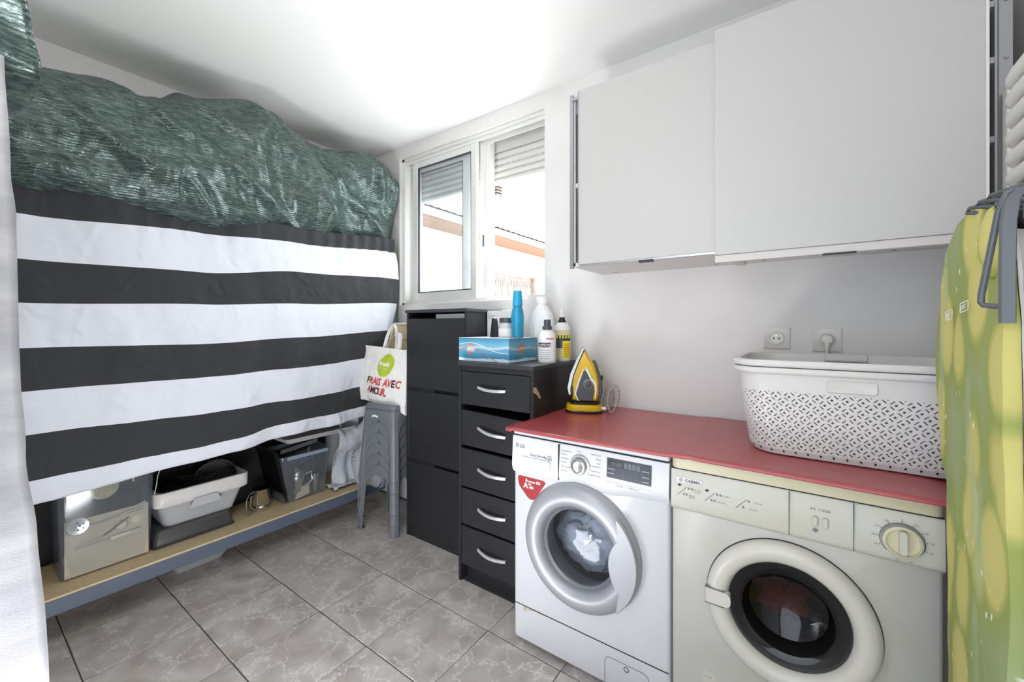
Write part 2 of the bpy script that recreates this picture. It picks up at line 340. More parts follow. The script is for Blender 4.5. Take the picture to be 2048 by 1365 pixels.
# seaside print for the tissue box: broad bands from a height gradient
sea_m, nt, p, nd, lk = nodes('seaside_print', .4, .5)
g = nd('ShaderNodeNewGeometry'); sx = nd('ShaderNodeSeparateXYZ'); lk(g.outputs['Position'], sx.inputs[0])
ns = nd('ShaderNodeTexNoise'); ns.inputs['Scale'].default_value = 9; lk(g.outputs['Position'], ns.inputs['Vector'])
a = nd('ShaderNodeMath'); a.operation = 'MULTIPLY_ADD'; lk(ns.outputs[0], a.inputs[0]); a.inputs[1].default_value = .03; lk(sx.outputs[2], a.inputs[2])
mr = nd('ShaderNodeMapRange'); mr.inputs[1].default_value = 1.085; mr.inputs[2].default_value = 1.215; lk(a.outputs[0], mr.inputs[0])
cr = ramp(nt, [(0, srgb(208, 224, 236)), (.16, srgb(208, 224, 236)), (.2, srgb(70, 140, 175)), (.52, srgb(100, 165, 195)), (.58, srgb(214, 206, 200)), (.63, srgb(120, 180, 205)), (1, srgb(60, 130, 165))]); lk(mr.outputs[0], cr.inputs[0])
lk(cr.outputs[0], p.inputs['Base Color'])

# ---------------------------------------------------------------- room shell
XL, XR, YW, YF, ZC = -2.82, .50, 1.96, -1.40, 2.555
fl = struct('floor', M().box(XL-.1, XR+.1, YF-.1, YW+.1, -.06, -.004), grout)
tm = M(); P_ = .3375; tm.box(-P_/2+.0016, P_/2-.0016, -P_/2+.0016, P_/2-.0016, -.008, 0)
first = None
for i in range(-7, 5):
    for j in range(-5, 6):
        cx = -.721+P_*i+P_/2-.0; cy = .298+.339*j+P_/2
        if cx < XL-.1 or cx > XR+.1 or cy < YF-.1 or cy > YW+.1: continue
        if first is None:
            t = obj('tile', tm, tile_m, fl, bevel=.0012, smooth=30, local=True, seg=1); first = t
        else:
            t = first.copy(); sc.collection.objects.link(t); t.parent = fl
        t.location = (cx, cy, random.uniform(-.0008, .0004)); t.rotation_euler = (random.uniform(-.002, .002), random.uniform(-.002, .002), 0)
struct('ceiling', M().box(XL-.1, XR+.1, YF-.1, YW+.2, ZC, ZC+.1), ceil_m)
struct('wall_left', M().box(XL-.1, XL, YF-.1, YW+.2, -.05, ZC), plaster)
struct('wall_right', M().box(XR, XR+.1, YF-.1, YW+.2, -.05, ZC), plaster)
WX0, WX1, WZ0, WZ1 = -2.402, -1.176, 1.408, 2.470
wb = M(); wb.box(XL, WX0, YW, YW+.22, -.05, ZC); wb.box(WX1, XR, YW, YW+.22, -.05, ZC); wb.box(WX0, WX1, YW, YW+.22, -.05, WZ0); wb.box(WX0, WX1, YW, YW+.22, WZ1, ZC)
struct('wall_back', wb, plaster)
# front wall with an open doorway behind the camera
wf = M(); wf.box(XL, -1.05, YF-.12, YF, -.05, ZC); wf.box(.35, XR, YF-.12, YF, -.05, ZC); wf.box(-1.05, .35, YF-.12, YF, 2.15, ZC)
struct('wall_front', wf, plaster)
struct('baseboard_back', M().box(XL, -1.95, YW-.008, YW, 0, .012), grout)

# ---------------------------------------------------------------- window
win = bpy.data.objects.new('window_1', None); sc.collection.objects.link(win); win.location = (-1.79, 1.99, 1.408); win['kind'] = 'structure'
fr = M()
y0, y1 = 1.978, 2.10
fr.box(WX0, WX0+.028, y0, y1, WZ0, WZ1); fr.box(WX1-.02, WX1, 2.02, y1, WZ0, WZ1)
fr.box(WX0, WX1, y0, y1, WZ1-.02, WZ1); fr.box(WX0, WX1, y0, y1, WZ0, WZ0+.016)
fr.box(WX0, WX1, 1.99, 1.996, WZ1-.045, WZ1-.02); fr.box(WX0, WX1, 2.035, 2.041, WZ1-.055, WZ1-.02)
fr.box(WX0, WX1, 1.99, 1.996, WZ0+.016, WZ0+.026); fr.box(WX0, WX1, 2.035, 2.041, WZ0+.016, WZ0+.03)
fr.box(WX0-.012, WX0+.006, 1.952, 1.985, WZ0-.004, WZ1+.004)
obj('window_frame', fr, frame_white, win, bevel=.0015)
def sash(xa, xb, y, za, zb, st, rt, rb, handle_x=None):
    m = M(); d = .032
    m.box(xa, xa+st, y, y+d, za, zb); m.box(xb-st, xb, y, y+d, za, zb); m.box(xa+st, xb-st, y+.004, y+d, zb-rt, zb); m.box(xa+st, xb-st, y+.004, y+d, za, za+rb)
    s = obj('window_sash', m, frame_white, win, bevel=.004)
    gk = M(); e = .005
    for a in ((xa+st, xa+st+e, za+rb, zb-rt), (xb-st-e, xb-st, za+rb, zb-rt), (xa+st, xb-st, zb-rt-e, zb-rt), (xa+st, xb-st, za+rb, za+rb+e)): gk.box(a[0], a[1], y+.003, y+.02, a[2], a[3])
    obj('gasket', gk, dark_rubber, s)
    obj('pane', M().box(xa+st, xb-st, y+.014, y+.018, za+rb, zb-rt), win_glass, s)
    if handle_x:
        h = M(); h.loft([rr(handle_x, 1.775, .012, .2, .006, y-.001, plane='xz'), rr(handle_x, 1.775, .012, .2, .006, y+.004, plane='xz')])
        obj('handle_plate', h, frame_white, s)
        h = M(); h.loft([rr(handle_x, 1.80, .008, .06, .004, y-.002, plane='xz'), rr(handle_x, 1.80, .008, .06, .004, y+.002, plane='xz')])
        obj('handle_slot', h, dark_rubber, s)
# rear-track sash on the left and its leaf near the middle, inner sash pulled over it
sash(-2.366, -1.80, 2.045, 1.430, 2.43, .065, .06, .06, -2.345)
sash(-2.297, -1.70, 1.992, 1.430, 2.442, .047, .06, .062)
m = M(); m.box(-1.70, -1.640, 2.028, 2.075, 1.424, 2.455); m.box(-1.648, -1.628, 2.04, 2.09, 1.424, 2.455)
ms = obj('meeting_stile', m, frame_white, win, bevel=.003)
h = M(); h.loft([rr(-1.672, 1.80, .009, .075, .0045, 2.026, plane='xz'), rr(-1.672, 1.80, .009, .075, .0045, 2.03, plane='xz')]); obj('handle_slot', h, dark_rubber, ms)
# rolled shutter outside
sh = M(); sh.box(WX0, WX1, 2.125, 2.17, 2.395, 2.47)
zt = 2.395
obj('shutter_box', sh, shutter_m, win)
for k in range(5):
    a = M(); z1 = 2.395-k*.042
    a.loft([[(x, 2.15-.014*math.sin(PI*t/6)**.6 if 0 < t < 6 else 2.15, z1-.04*t/6) for t in range(7)] + [(x, 2.16, z1-.04), (x, 2.16, z1)] for x in (WX0+.01, WX1-.01)])
    obj('shutter_slat', a, shutter_m, win, smooth=30)
    if k < 2:
        hm = M()
        for q in range(26): hm.box(WX0+.04+q*.045, WX0+.06+q*.045, 2.146, 2.152, z1-.042, z1-.038)
        s_ = obj('slot_light', hm, print_white, win); s_['kind'] = 'stuff'
obj('outer_sill', M().box(WX0-.02, WX1+.02, 2.10, 2.24, WZ0-.03, WZ0+.004), render_out, win, bevel=.003)

# ---------------------------------------------------------------- outside
struct('ground', M().box(-30, 10, 2.6, 40, -.5, -.3), ground_out)
hs = thing('neighbour_house', 'pale rendered house with orange timber eaves and pantile roof seen through the window', 'house', (-6.9, 8, -.3))
obj('wall', M().box(-14, -6.9, 3, 20, -.3, 3.55), render_out, hs)
sf = M().box(-7.0, -6.15, 3, 20, 3.50, 3.56); obj('soffit', sf, orange_wood, hs)
for k in range(60):
    yy = 4.2+k*.14
    if yy < 11.5:
        if k == 0:
            pl = obj('soffit_plank', M().box(-6.98, -6.16, -.064, .064, 3.485, 3.50), orange_wood, hs, local=False); base_pl = pl
            pl.location.y += yy
        else:
            pl = base_pl.copy(); sc.collection.objects.link(pl); pl.parent = hs; pl.location = (0, yy, 0)
obj('fascia', M().box(-6.17, -6.12, 3, 20, 3.5, 3.66), render_out, hs)
rt = M()
rt.grid(300, 30, lambda u, v: (-6.08-v*6, 3+u*17, 3.66+v*2.0+.03*abs(math.sin(u*17*PI/.22))+.012*((v*30) % 1)))
obj('roof', rt, roof_tile_m, hs)
ch = M().box(-7.9, -7.5, 9.75, 10.15, 4.2, 5.2).box(-7.96, -7.44, 9.69, 10.21, 4.95, 5.02)
obj('chimney', ch, render_out, hs)
cp = M()
for k in range(4): cp.box(-7.86, -7.54, 9.8, 10.1, 5.24+k*.09, 5.28+k*.09)
obj('chimney_louvre', cp, roof_tile_m, hs)
fn = thing('scroll_fence', 'wrought iron fence with row of scrolls outside the right half of the window', 'fence', (-2.62, 3.6, -.3))
obj('low_wall', M().box(-2.72, -2.55, 2.9, 4.3, -.3, 1.40), render_out, fn)
obj('rail', M().box(-2.60, -2.58, 2.9, 4.02, 1.785, 1.80), iron_out, fn)
obj('post', M().box(-2.61, -2.56, 4.02, 4.07, 1.4, 1.82), iron_out, fn)
def scroll():
    m = M(); pth = []
    for k in range(26):
        a = PI*1.0-k*.36; r = .05*(1-k/32); pth.append((-2.59, 3.0+.0+r*math.cos(a), 1.72+r*math.sin(a)))
    pth = [(-2.59, 3.045, 1.42), (-2.59, 2.97, 1.62)] + pth
    return m.tube(pth, .007, 5)
s0 = obj('scroll', scroll(), iron_out, fn)
for k in range(1, 9):
    s1 = s0.copy(); sc.collection.objects.link(s1); s1.parent = fn; s1.location = (0, k*.118, 0)
gt = thing('spear_gate', 'pale gate with mesh panel and spear finial behind the left window pane', 'gate', (-4.4, 3.6, -.3))
obj('mesh_panel', M().box(-4.42, -4.40, 3.3, 3.75, -.3, 1.7), iron_out, gt)
obj('post', M().box(-4.45, -4.38, 3.28, 3.34, -.3, 1.8), iron_out, gt)
obj('finial', M().lathe([(.012, 0), (.035, .05), (.02, .1), (.03, .12), (.004, .25)], (-4.41, 3.31, 1.8), n=8), iron_out, gt)

# ---------------------------------------------------------------- storage rack with boards (left)
XF = -2.36
rk = thing('storage_rack', 'long steel shelving rack with pale board and blue-grey front beam under striped cloth', 'rack', (-2.58, 1.0, 0))
obj('beam', M().box(XF-.035, XF, .0, 1.80, .130, .192), beam_m, rk, bevel=.004)
obj('beam', M().box(XL+.01, XL+.04, .0, 1.80, .130, .192), beam_m, rk, bevel=.004)
obj('shelf_board', M().box(XL+.015, XF-.004, .0, 1.80, .192, .200), chipboard, rk)
obj('beam', M().box(XF-.035, XF, .0, 1.90, 1.66, 1.73), beam_m, rk, bevel=.004)
obj('shelf_board', M().box(XL+.015, XF-.004, .0, 1.90, 1.73, 1.742), chipboard, rk)
obj('shelf_board', M().box(XL+.015, XF-.03, .0, 1.90, .95, .962), chipboard, rk)
for xx in (XL+.015, XF-.04):
    for yy in (.0, 1.86):
        obj('upright', M().box(xx, xx+.035, yy, yy+.035, 0, 1.73), beam_m, rk)

# ---------------------------------------------------------------- striped cover
YT = (.2, .722, 1.195, 1.857)
TB = {0: (1.80, 1.80, 1.81, 1.86), 1: (1.664, 1.695, 1.722, 1.767), 2: (1.498, 1.508, 1.559, 1.585), 3: (1.338, 1.356, 1.38, 1.414), 4: (1.172, 1.168, 1.19, 1.225),
      5: (1.012, 1.008, 1.02, 1.055), 6: (.851, .836, .844, .872), 7: (.681, .682, .722, .735), 8: (.590, .618, .652, .668)}
def zb(k, y):
    return table(list(zip(YT, TB[k])), y)
cv = M()
NY = 150; SUBV = 7
def cover_pt(y, k, t):
    z0, z1 = zb(k, y), zb(k+1, y); z = z0+(z1-z0)*t
    dn = (1.8-z)/1.2
    x = -2.325
    x += .010*math.sin(y*10.5+N(y*2)*3)*min(1, dn*1.5) + .006*math.sin(y*27+z*2)*dn
    x += .016*N(y*3.2, z*2.4, 1)+.009*N(y*9, z*6, 4)+.005*N(y*22, z*16, 7)
    x += .02*max(0, math.sin(y*5+z*1.2+1))**6*.6
    if z > 1.6: x += .008*math.sin(y*75)*min(1, (z-1.6)/.1)*(.3+.7*min(1, max(0, (y-1.2)/.4)))
    x -= .10*max(0, (y-1.70)/.2)**2*max(0, 1-max(0, (z-1.0))/.9)         # pulled in near the corner
    if z < .8: z += .006*N(y*7, 0, 2)
    if z < .9 and y > 1.45: x -= .04*(y-1.45)/.4
    return (x, y, z)
ys = [.03+(1.885-.03)*i/NY for i in range(NY+1)]
rows = [(k, s/SUBV) for k in range(8) for s in range(SUBV)] + [(7, 1.0)]
def endy(y, z):      # right edge drifts as in the photograph
    return y if y < 1.5 else y+(y-1.5)/.385*(table([(.6, -.30), (.72, -.20), (.9, -.11), (1.1, -.06), (1.3, .01), (1.5, .03), (1.65, .02), (1.8, -.03)], z))
pts = []
for (k, t) in rows:
    for y in ys:
        z_ = zb(k, y)+(zb(k+1, y)-zb(k, y))*t
        q = cover_pt(endy(y, z_), k, t); pts.append(q)
b = cv.vs(pts)
for r_ in range(len(rows)-1):
    cv.mi = 0 if rows[r_][0] % 2 else 1
    for i in range(NY):
        a = b+r_*(NY+1)+i; cv.face(a, a+1, a+NY+2, a+NY+1)
o = obj('striped_cover', cv, [cotton_w, cotton_b], solid=.003, smooth=80)
tag(o, 'black and white wide-striped cotton cover hung over the storage rack', 'cloth')

# ---------------------------------------------------------------- green tarpaulin bundle on top
ZT = [(-.1, 2.24), (.16, 2.253), (.27, 2.276), (.41, 2.30), (.51, 2.285), (.58, 2.31), (.67, 2.375), (.98, 2.46), (1.05, 2.455), (1.165, 2.41), (1.34, 2.365), (1.5, 2.40), (1.64, 2.45), (1.78, 2.44), (1.88, 2.36), (1.935, 2.2)]
ZB = [(-.1, 1.72), (.165, 1.725), (.375, 1.73), (.746, 1.705), (1.17, 1.735), (1.776, 1.785), (1.935, 1.83)]
def tarp_pt(u, v):
    y = -.1+u*2.03
    zt, zb_ = table(ZT, y), table(ZB, y)
    endk = max(0, (y-1.72)/.215); endk = math.sqrt(max(0, 1-endk*endk)) if endk > 0 else 1
    xc = -2.52-.10*ease(min(1, max(0, (y-1.2)/.35))); rx = .27*(.55+.45*endk)
    zc, rz = (zt+zb_)/2, (zt-zb_)/2
    if v < .78:
        a = -PI/2*1.05+(PI*1.05)*(v/.78); ca, sa = math.cos(a), math.sin(a)
        sp = lambda q: math.copysign(abs(q)**.8, q)
        x, z = xc+rx*sp(ca), zc+rz*sp(sa)
    else:
        t = (v-.78)/.22; x, z = xc-(xc+2.80)*t, zt-.05*t*t
        ca = .0
    # fan of pull folds from the crest + soft lumps
    w = math.sin(PI*min(1, v/.78)) if v < .78 else 0
    fy, fz = 1.02, 2.48
    ang = math.atan2(fz-z, y-fy); dist = math.hypot(fz-z, y-fy)
    fold = .034*math.sin(ang*8+N(y*3, z*3)*1.6)*min(1, dist*2.2)*w
    fold += .075*max(0, math.sin(ang*3.1+1.15))**3*w*min(1, dist*2)
    lump = .060*N(y*2.2+3, z*2.6, 2)+.028*N(y*5+1, z*5, 5)+.012*N(y*11, z*11, 3)+.006*N(y*24, z*22, 6)
    rid = .036*(1-abs(N(y*3.6+z*2.6, z*1.4-y*1.2, 9))*5)
    rid2 = .014*(1-abs(N(y*7+z*4.2, z*3-y*2.4, 19))*5)
    sag = -.05*math.exp(-((z-1.86-.05*math.sin(y*4))/.05)**2)*(.6+.4*math.sin(y*7+1)) if y < 1.0 else 0
    x += fold+lump*(.35+.65*w)+max(0, rid)*w+max(0, rid2)*w+sag*w*max(0, min(1, (1.0-y)/.3))
    z += .01*N(y*14, 3)*(1 if v < .06 else 0)
    z = min(z, ZC-.012)
    return (x, min(y, 1.945), z)
tp = M().grid(230, 110, tarp_pt)
o = obj('tarpaulin_bundle', tp, tarp_m, solid=.003, smooth=80)
tag(o, 'long lumpy bundle wrapped in dark green shiny shade net on top of the rack', 'tarpaulin')
# gathered end knot against the wall
kn = M()
def knot_pt(u, v):
    a = 2*PI*u; r = .03+.012*math.sin(a*7)+.012*N(u*9, v*5); return (-2.60+r*math.cos(a)-.02, 1.90+.03*v+.01*math.sin(v*9), 2.40-.16*v+r*math.sin(a)*.7)
kn.grid(28, 8, knot_pt)
kt = obj('gathered_knot', kn, tarp_m, o, solid=.003); 

# ---------------------------------------------------------------- near left: linen curtain with second bundle on top
cu = M()
EDGE = [(.0, 1.0), (.30, .97), (.556, .79), (.854, .585), (1.01, .38), (1.147, .275), (1.468, .22), (1.556, .12), (1.75, .0)]
def cur(u, v):
    z = 1.78-1.72*v; k = table([(a_, b_*.145) for a_, b_ in EDGE], z)*(1-u)
    wob = .014*math.sin(u*26+N(u*3, v*2)*2)*min(1, u*6)+.012*N(u*8, v*5)*min(1, u*6)+.010*math.sin(v*9+u*7)*min(1, u*4)
    return (-1.274+k*.63+wob, .0736+k*.45-.95*u+.004*N(v*9, u*2, 3), z)
cu.grid(90, 90, cur)
def cur2(u, v):                  # the short return of the cloth round the corner
    a_ = Vector(cur(0, v)); return (a_.x-.34*u, a_.y-.012*math.sin(u*14)*u-.02*u, a_.z)
cu.grid(20, 90, cur2)
o = obj('linen_curtain', cu, linen, solid=.004, smooth=80)
tag(o, 'greyish white linen curtain hanging at the left edge in front', 'curtain')
r2 = thing('covered_rack', 'near shelving rack hidden behind the linen curtain at left', 'rack', (-1.5, -.4, 0))
for z in (.3, 1.0, 1.74): obj('shelf_board', M().box(-1.72, -1.31, -.9, .03, z, z+.02), chipboard, r2)
for xx in (-1.72, -1.345):
    for yy in (-.9, -.005): obj('upright', M().box(xx, xx+.03, yy, yy+.03, 0, 1.74), beam_m, r2)
tb = M()
def tp2(u, v):
    y = .100-.62*u+.012*math.sin(v*5); a = -PI*.62+PI*1.25*v
    rx, rz = .245*(1-.10*math.exp(-u*12)), .185
    x = -1.48+rx*math.cos(a); z = 1.93+rz*math.sin(a)
    x += .035*N(y*6, z*6)+.014*math.sin(z*60+y*8)+.012*N(y*19, z*19); z += .02*N(y*6, x*5, 4)
    return (x, y+.03*N(z*7, 2)*(1-u), max(1.70, z))
tb.grid(60, 60, tp2)
tb.grid(24, 60, lambda u, v: tuple(Vector(tp2(0, v)).lerp(Vector((-1.52, .09+.01*N(v*9), 2.0)), u)))
o = obj('shade_net_bundle', tb, tarp_m, solid=.003, smooth=80)
tag(o, 'small crumpled green shade net bundle in the top left corner above the curtain', 'tarpaulin')

# ---------------------------------------------------------------- things on the low shelf
ZS = .2005
def tub(name, xc, yc, wx, wy, z0, z1, mt, parent, taper=.03, r=.03, t=.003, lip=.012):
    m = M()
    rings = [rr(xc, yc, wx-taper, wy-taper, r, z0), rr(xc, yc, wx, wy, r, z1-.02), rr(xc, yc, wx+lip, wy+lip, r+.004, z1-.018), rr(xc, yc, wx+lip, wy+lip, r+.004, z1),
             rr(xc, yc, wx-2*t, wy-2*t, r, z1), rr(xc, yc, wx-taper-2*t, wy-taper-2*t, r, z0+t)]
    m.loft(rings, True, True)
    return obj(name, m, mt, parent)
# clear box with utensils
b1 = thing('plastic_box', 'large clear plastic box holding cutlery and cardboard at the near left of the shelf', 'box', (-2.60, .43, ZS))
m = M(); t = .003
ring = lambda w_, d_, z, r=.025: rr(-2.585, .435, w_, d_, r, z)
m.loft([ring(.225, .285, ZS), ring(.245, .31, .62), ring(.26, .325, .625), ring(.26, .325, .64), ring(.239, .304, .64), ring(.219, .279, ZS+t)], True, True)
obj('tub', m, clear_pl, b1)
cb_ = M(); cb_.prism([(0, 0), (.265, 0), (.265, .21), (0, .21)], (-2.478, .303, ZS+.006), YA, (-.02, 0, 1.1), (.003, 0, 0))
o = obj('cardboard_sheet', cb_, brown_card); tag(o, 'plain brown cardboard sheet standing inside the left clear box', 'cardboard')
o = obj('folded_cardboard', M().box(-2.66, -2.50, .32, .55, ZS+.006, ZS+.03), brown_card); tag(o, 'flat brown cardboard on the bottom of the left clear box', 'cardboard')
def utensil(nm, lab, parts, cat='utensil'):
    th = thing(nm, lab, cat, (-2.47, .43, .3))
    for pn, mm, mt in parts: obj(pn, mm, mt, th)
XU = -2.474
m1 = M()
for q in range(0, 1): m1.lathe([(.0, -.006), (.018, -.005), (.034, .000), (.036, .003), (.034, .005), (.0, .0)], (XU-.0, .340, .415), 'x', 20, False, False)
holes = M()
for a in ((0, 0), (.012, .006), (-.006, .014), (.012, -.012), (-.004, -.016), (.002, .0)): holes.lathe([(.0032, 0), (.0032, .0015)], (XU+.004, .345+a[0], .415+a[1]), 'x', 6)
utensil('skimmer', 'steel skimmer with round slotted head, uppermost in the left clear box', [('bowl', m1, steel), ('slots', holes, dark_hole), ('shaft', M().tube([(XU, .372, .41), (XU, .40, .405), (XU, .475, .415)], .003, 6), steel), ('handle', M().tube([(XU, .475, .415), (XU, .55, .422)], .006, 6), steel)])
utensil('tongs', 'steel spatula lying diagonally below the skimmer in the left clear box', [('shaft', M().tube([(XU, .345, .34), (XU, .42, .345)], .003, 6), steel), ('handle', M().tube([(XU+.002, .42, .345), (XU, .50, .395)], .006, 6, .6), steel)])
fk = M().tube([(XU, .33, .325), (XU, .45, .325)], .003, 6); fk.prism([(0, -.007), (.1, -.010), (.105, 0), (.1, .008), (0, .006)], (XU+.002, .44, .325), (0, 1, .02), ZA, (.004, 0, 0))
utensil('serving_fork', 'long flat steel serving fork lowest in the left clear box', [('blade', fk, steel)])
gr = M().prism([(0, 0), (.06, .018), (.06, .0)], (XU-.01, .50, .43), YA, ZA, (.003, 0, 0))
utensil('grater', 'small steel grater behind the skimmer handle in the left clear box', [('plate', gr, steel)])
for yy, zz, mt, nm in ((.525, .375, label_cream, 'round bristle brush with pale wooden back inside the left clear box'), (.475, .365, dark_pl, 'dark round bristle brush beside the pale one in the left clear box')):
    th = thing('scrubbing_brush', nm, 'brush', (XU, yy, zz))
    m = M()
    for q in range(22):
        a = 2*PI*q/22; m.tube([(XU-.01, yy+.012*math.cos(a), zz+.012*math.sin(a)), (XU-.004, yy+.024*math.cos(a), zz+.024*math.sin(a))], .0022, 4)
    ob = obj('bristles', m, label_cream if mt is label_cream else dark_pl, th); ob['kind'] = 'stuff'
    obj('back', M().lathe([(.016, -.006), (.016, .002), (.012, .004)], (XU-.004, yy, zz), 'x', 16), label_cream, th)
gb = M().lathe([(.001, 0), (.05, .0), (.05, .006), (.001, .008)], (-2.49, .42, .55), 'x', 24)
o = obj('woven_mat', gb, cork); tag(o, 'round woven mat seen dimly at the top of the left clear box', 'mat')
# charcoal roasting tray upside down
tr = M(); tr.loft([rr(-2.60, .755, .245, .345, .02, ZS), rr(-2.60, .755, .245, .345, .02, ZS+.006), rr(-2.60, .755, .232, .332, .02, ZS+.010), rr(-2.60, .755, .222, .314, .02, ZS+.064), rr(-2.60, .755, .208, .30, .016, ZS+.073)])
tag(obj('roasting_tray', tr, dark_pl), 'charcoal tray turned upside down under the white basin', 'tray')
# two-tone basin
bs = thing('basin', 'rectangular basin with thick white rim full of dark pans and cables', 'basin', (-2.62, .79, .268))
m = M(); R = lambda w_, d_, z, r=.035: rr(-2.635, .79, w_, d_, r, z)
m.loft([R(.22, .30, .273), R(.30, .37, .40), R(.29, .36, .40), R(.21, .29, .278)], True, True)
obj('tub', m, grey_pl, bs)
m = M(); m.loft([R(.318, .385, .385), R(.335, .402, .392), R(.338, .405, .452), R(.332, .399, .457), R(.300, .365, .457), R(.294, .36, .39)], False, False); m.f += []
obj('rim', m, white_pl, bs, smooth=50)
m = M(); m.prism([(0, 0), (.14, 0), (.12, .045), (.02, .045)], (-2.466, .72, .354), YA, ZA, (.006, 0, 0)); obj('grip', m, grey_pl, bs, bevel=.003)
pn = thing('frying_pan', 'dark frying pan tilted inside the white-rimmed basin', 'pan', (-2.62, .87, .38))
obj('bowl', M().lathe([(.002, 0), (.085, 0), (.10, .035), (.103, .035), (.088, -.004), (.002, -.004)], (-2.62, .87, .43), 'x', 28), dark_pl, pn)
pn = thing('black_pot', 'black pot at the near end of the white-rimmed basin', 'pot', (-2.62, .72, .30))
obj('bowl', M().lathe([(.06, 0), (.075, .10), (.072, .10), (.058, .004)], (-2.62, .73, .36), 'z', 24), black_pl, pn)
for k in range(3):
    pth = [(-2.58+.06*math.cos(a*.5+k)+.02*N(a, k), .78+.07*math.sin(a*.55+k*1.3), .47+.012*math.sin(a*1.3+k)) for a in [q*.5 for q in range(22)]]
    tag(obj('cable', M().tube(pth, .0025, 5), black_pl), 'black loop of cable on the pans in the basin, loop %s' % ('nearest the room', 'in the middle', 'nearest the wall')[k], 'cable')
tag(obj('cable', M().tube([(-2.50, .595, .455), (-2.49, .60, .50), (-2.51, .61, .54), (-2.5, .62, .58)], .002, 5), white_pl), 'thin white cord rising over the near corner of the white-rimmed basin', 'cord')
# metal sifter mug
sm = thing('flour_sifter', 'shiny steel sifter mug with squeeze handle beside the basin', 'sifter', (-2.56, 1.075, ZS))
obj('cup', M().lathe([(.048, 0), (.048, .02), (.046, .022), (.048, .025), (.046, .03), (.048, .033), (.046, .115), (.049, .12), (.045, .12), (.044, .01)], (-2.555, 1.085, ZS), 'z', 28), chrome, sm)
obj('wire_handle', M().tube([(-2.52, 1.05, ZS+.02), (-2.50, 1.00, ZS+.005), (-2.50, .985, ZS+.012), (-2.505, .99, ZS+.09), (-2.51, 1.005, ZS+.115), (-2.53, 1.045, ZS+.118)], .0028, 6), chrome, sm)
obj('squeeze_lever', M().tube([(-2.52, 1.045, ZS+.10), (-2.51, 1.015, ZS+.10), (-2.51, 1.01, ZS+.05), (-2.515, 1.035, ZS+.02)], .004, 6), steel, sm)
# black roasting tin leaning
bt = thing('baking_tin', 'black baking tin standing on edge against the far clear box', 'tin', (-2.56, 1.13, ZS))
m = M(); u_ = Vector((0, -.24, 1)).normalized(); n_ = Vector((0, 1, .24)).normalized()
def tinr(w_, h_, d_):
    return [Vector((-2.60, 1.155, ZS+.175))+Vector((p, 0, 0))+u_*q+n_*d_ for p, q, _ in rr(0, 0, w_, h_, .02)]
m.loft([tinr(.26, .335, 0), tinr(.26, .335, .004), tinr(.23, .30, .004), tinr(.21, .28, .028), tinr(.205, .275, .025), tinr(.225, .295, 0)])
obj('pan', m, black_pl, bt)
# far clear box
b3 = thing('plastic_box', 'clear plastic box of steel kitchenware at the far end of the shelf', 'box', (-2.62, 1.32, ZS))
m = M(); ring = lambda w_, d_, z, r=.02: rr(-2.60, 1.315, w_, d_, r, z)
m.loft([ring(.21, .255, ZS), ring(.245, .30, .455), ring(.265, .32, .46), ring(.265, .32, .485), ring(.259, .314, .485), ring(.239, .294, .458), ring(.204, .249, ZS+.003)], True, True)
obj('tub', m, clear_pl, b3)
obj('rim_strip', M().box(-2.468, -2.464, 1.19, 1.44, .462, .483), mat('bluish_clear_rim', srgb(140, 158, 176), .2), b3)
cf = thing('coffee_pot', 'shiny rounded steel coffee pot inside the far clear box', 'pot', (-2.55, 1.29, ZS))
obj('body', M().lathe([(.03, .006), (.036, .02), (.028, .07), (.036, .09), (.045, .12), (.04, .15), (.02, .17), (.006, .185)], (-2.545, 1.285, ZS), n=24), chrome, cf)
obj('handle', M().tube([(-2.535, 1.33, .33), (-2.53, 1.365, .34), (-2.53, 1.375, .29), (-2.53, 1.345, .265), (-2.53, 1.325, .28)], .004, 6), chrome, cf)
cf = thing('steel_tumbler', 'tall narrow steel tumbler at the right inside the far clear box', 'tumbler', (-2.53, 1.40, ZS))
obj('cup', M().lathe([(.018, .006), (.024, .12), (.022, .12), (.017, .01)], (-2.54, 1.395, ZS), n=20), chrome, cf)
cf = thing('whisk', 'steel spiral whisk lying at the top inside the far clear box', 'whisk', (-2.53, 1.33, .43))
obj('coil', M().tube([(-2.535+.014*math.cos(a), 1.29+a*.0022, .43+.014*math.sin(a)-.00*a) for a in [q*.7 for q in range(62)]], .002, 4), chrome, cf)
obj('rod', M().tube([(-2.53, 1.27, .40), (-2.53, 1.36, .425), (-2.53, 1.385, .42), (-2.53, 1.387, .33)], .0015, 4), chrome, cf)
o = obj('folded_paper', M().prism([(0, 0), (.09, .0), (.10, .05), (.04, .045)], (-2.50, 1.25, ZS+.006), (0, 1, .15), (-.6, 0, 1), (.004, 0, 0)), brown_card); tag(o, 'pale folded paper on the bottom of the far clear box', 'paper')
for k, (z, rot, mt, lab) in enumerate(((.50, .02, steel, 'silver perforated strip rack lying on the far clear box, lower one'), (.525, -.05, iron_grey, 'dull perforated strip rack lying on the far clear box, upper one'))):
    th = thing('perforated_strip', lab, 'rack', (-2.50, 1.28, z))
    obj('bar', M().prism([(0, 0), (.22, .0), (.22, .022), (0, .022)], (-2.50-.03*k, 1.17-.05*k, z), (0, 1, .09+rot), ZA, (-.01, 0, 0)), mt, th)
    hm = M()
    for q in range(13):
        for h_ in (.006, .015): hm.lathe([(.0028, 0), (.0028, .001)], (-2.4995-.03*k, 1.18-.05*k+q*.016, z+h_+(q*.016+.01)*(.09+rot)), 'x', 6)
    ho = obj('holes', hm, dark_hole, th); ho['kind'] = 'stuff'
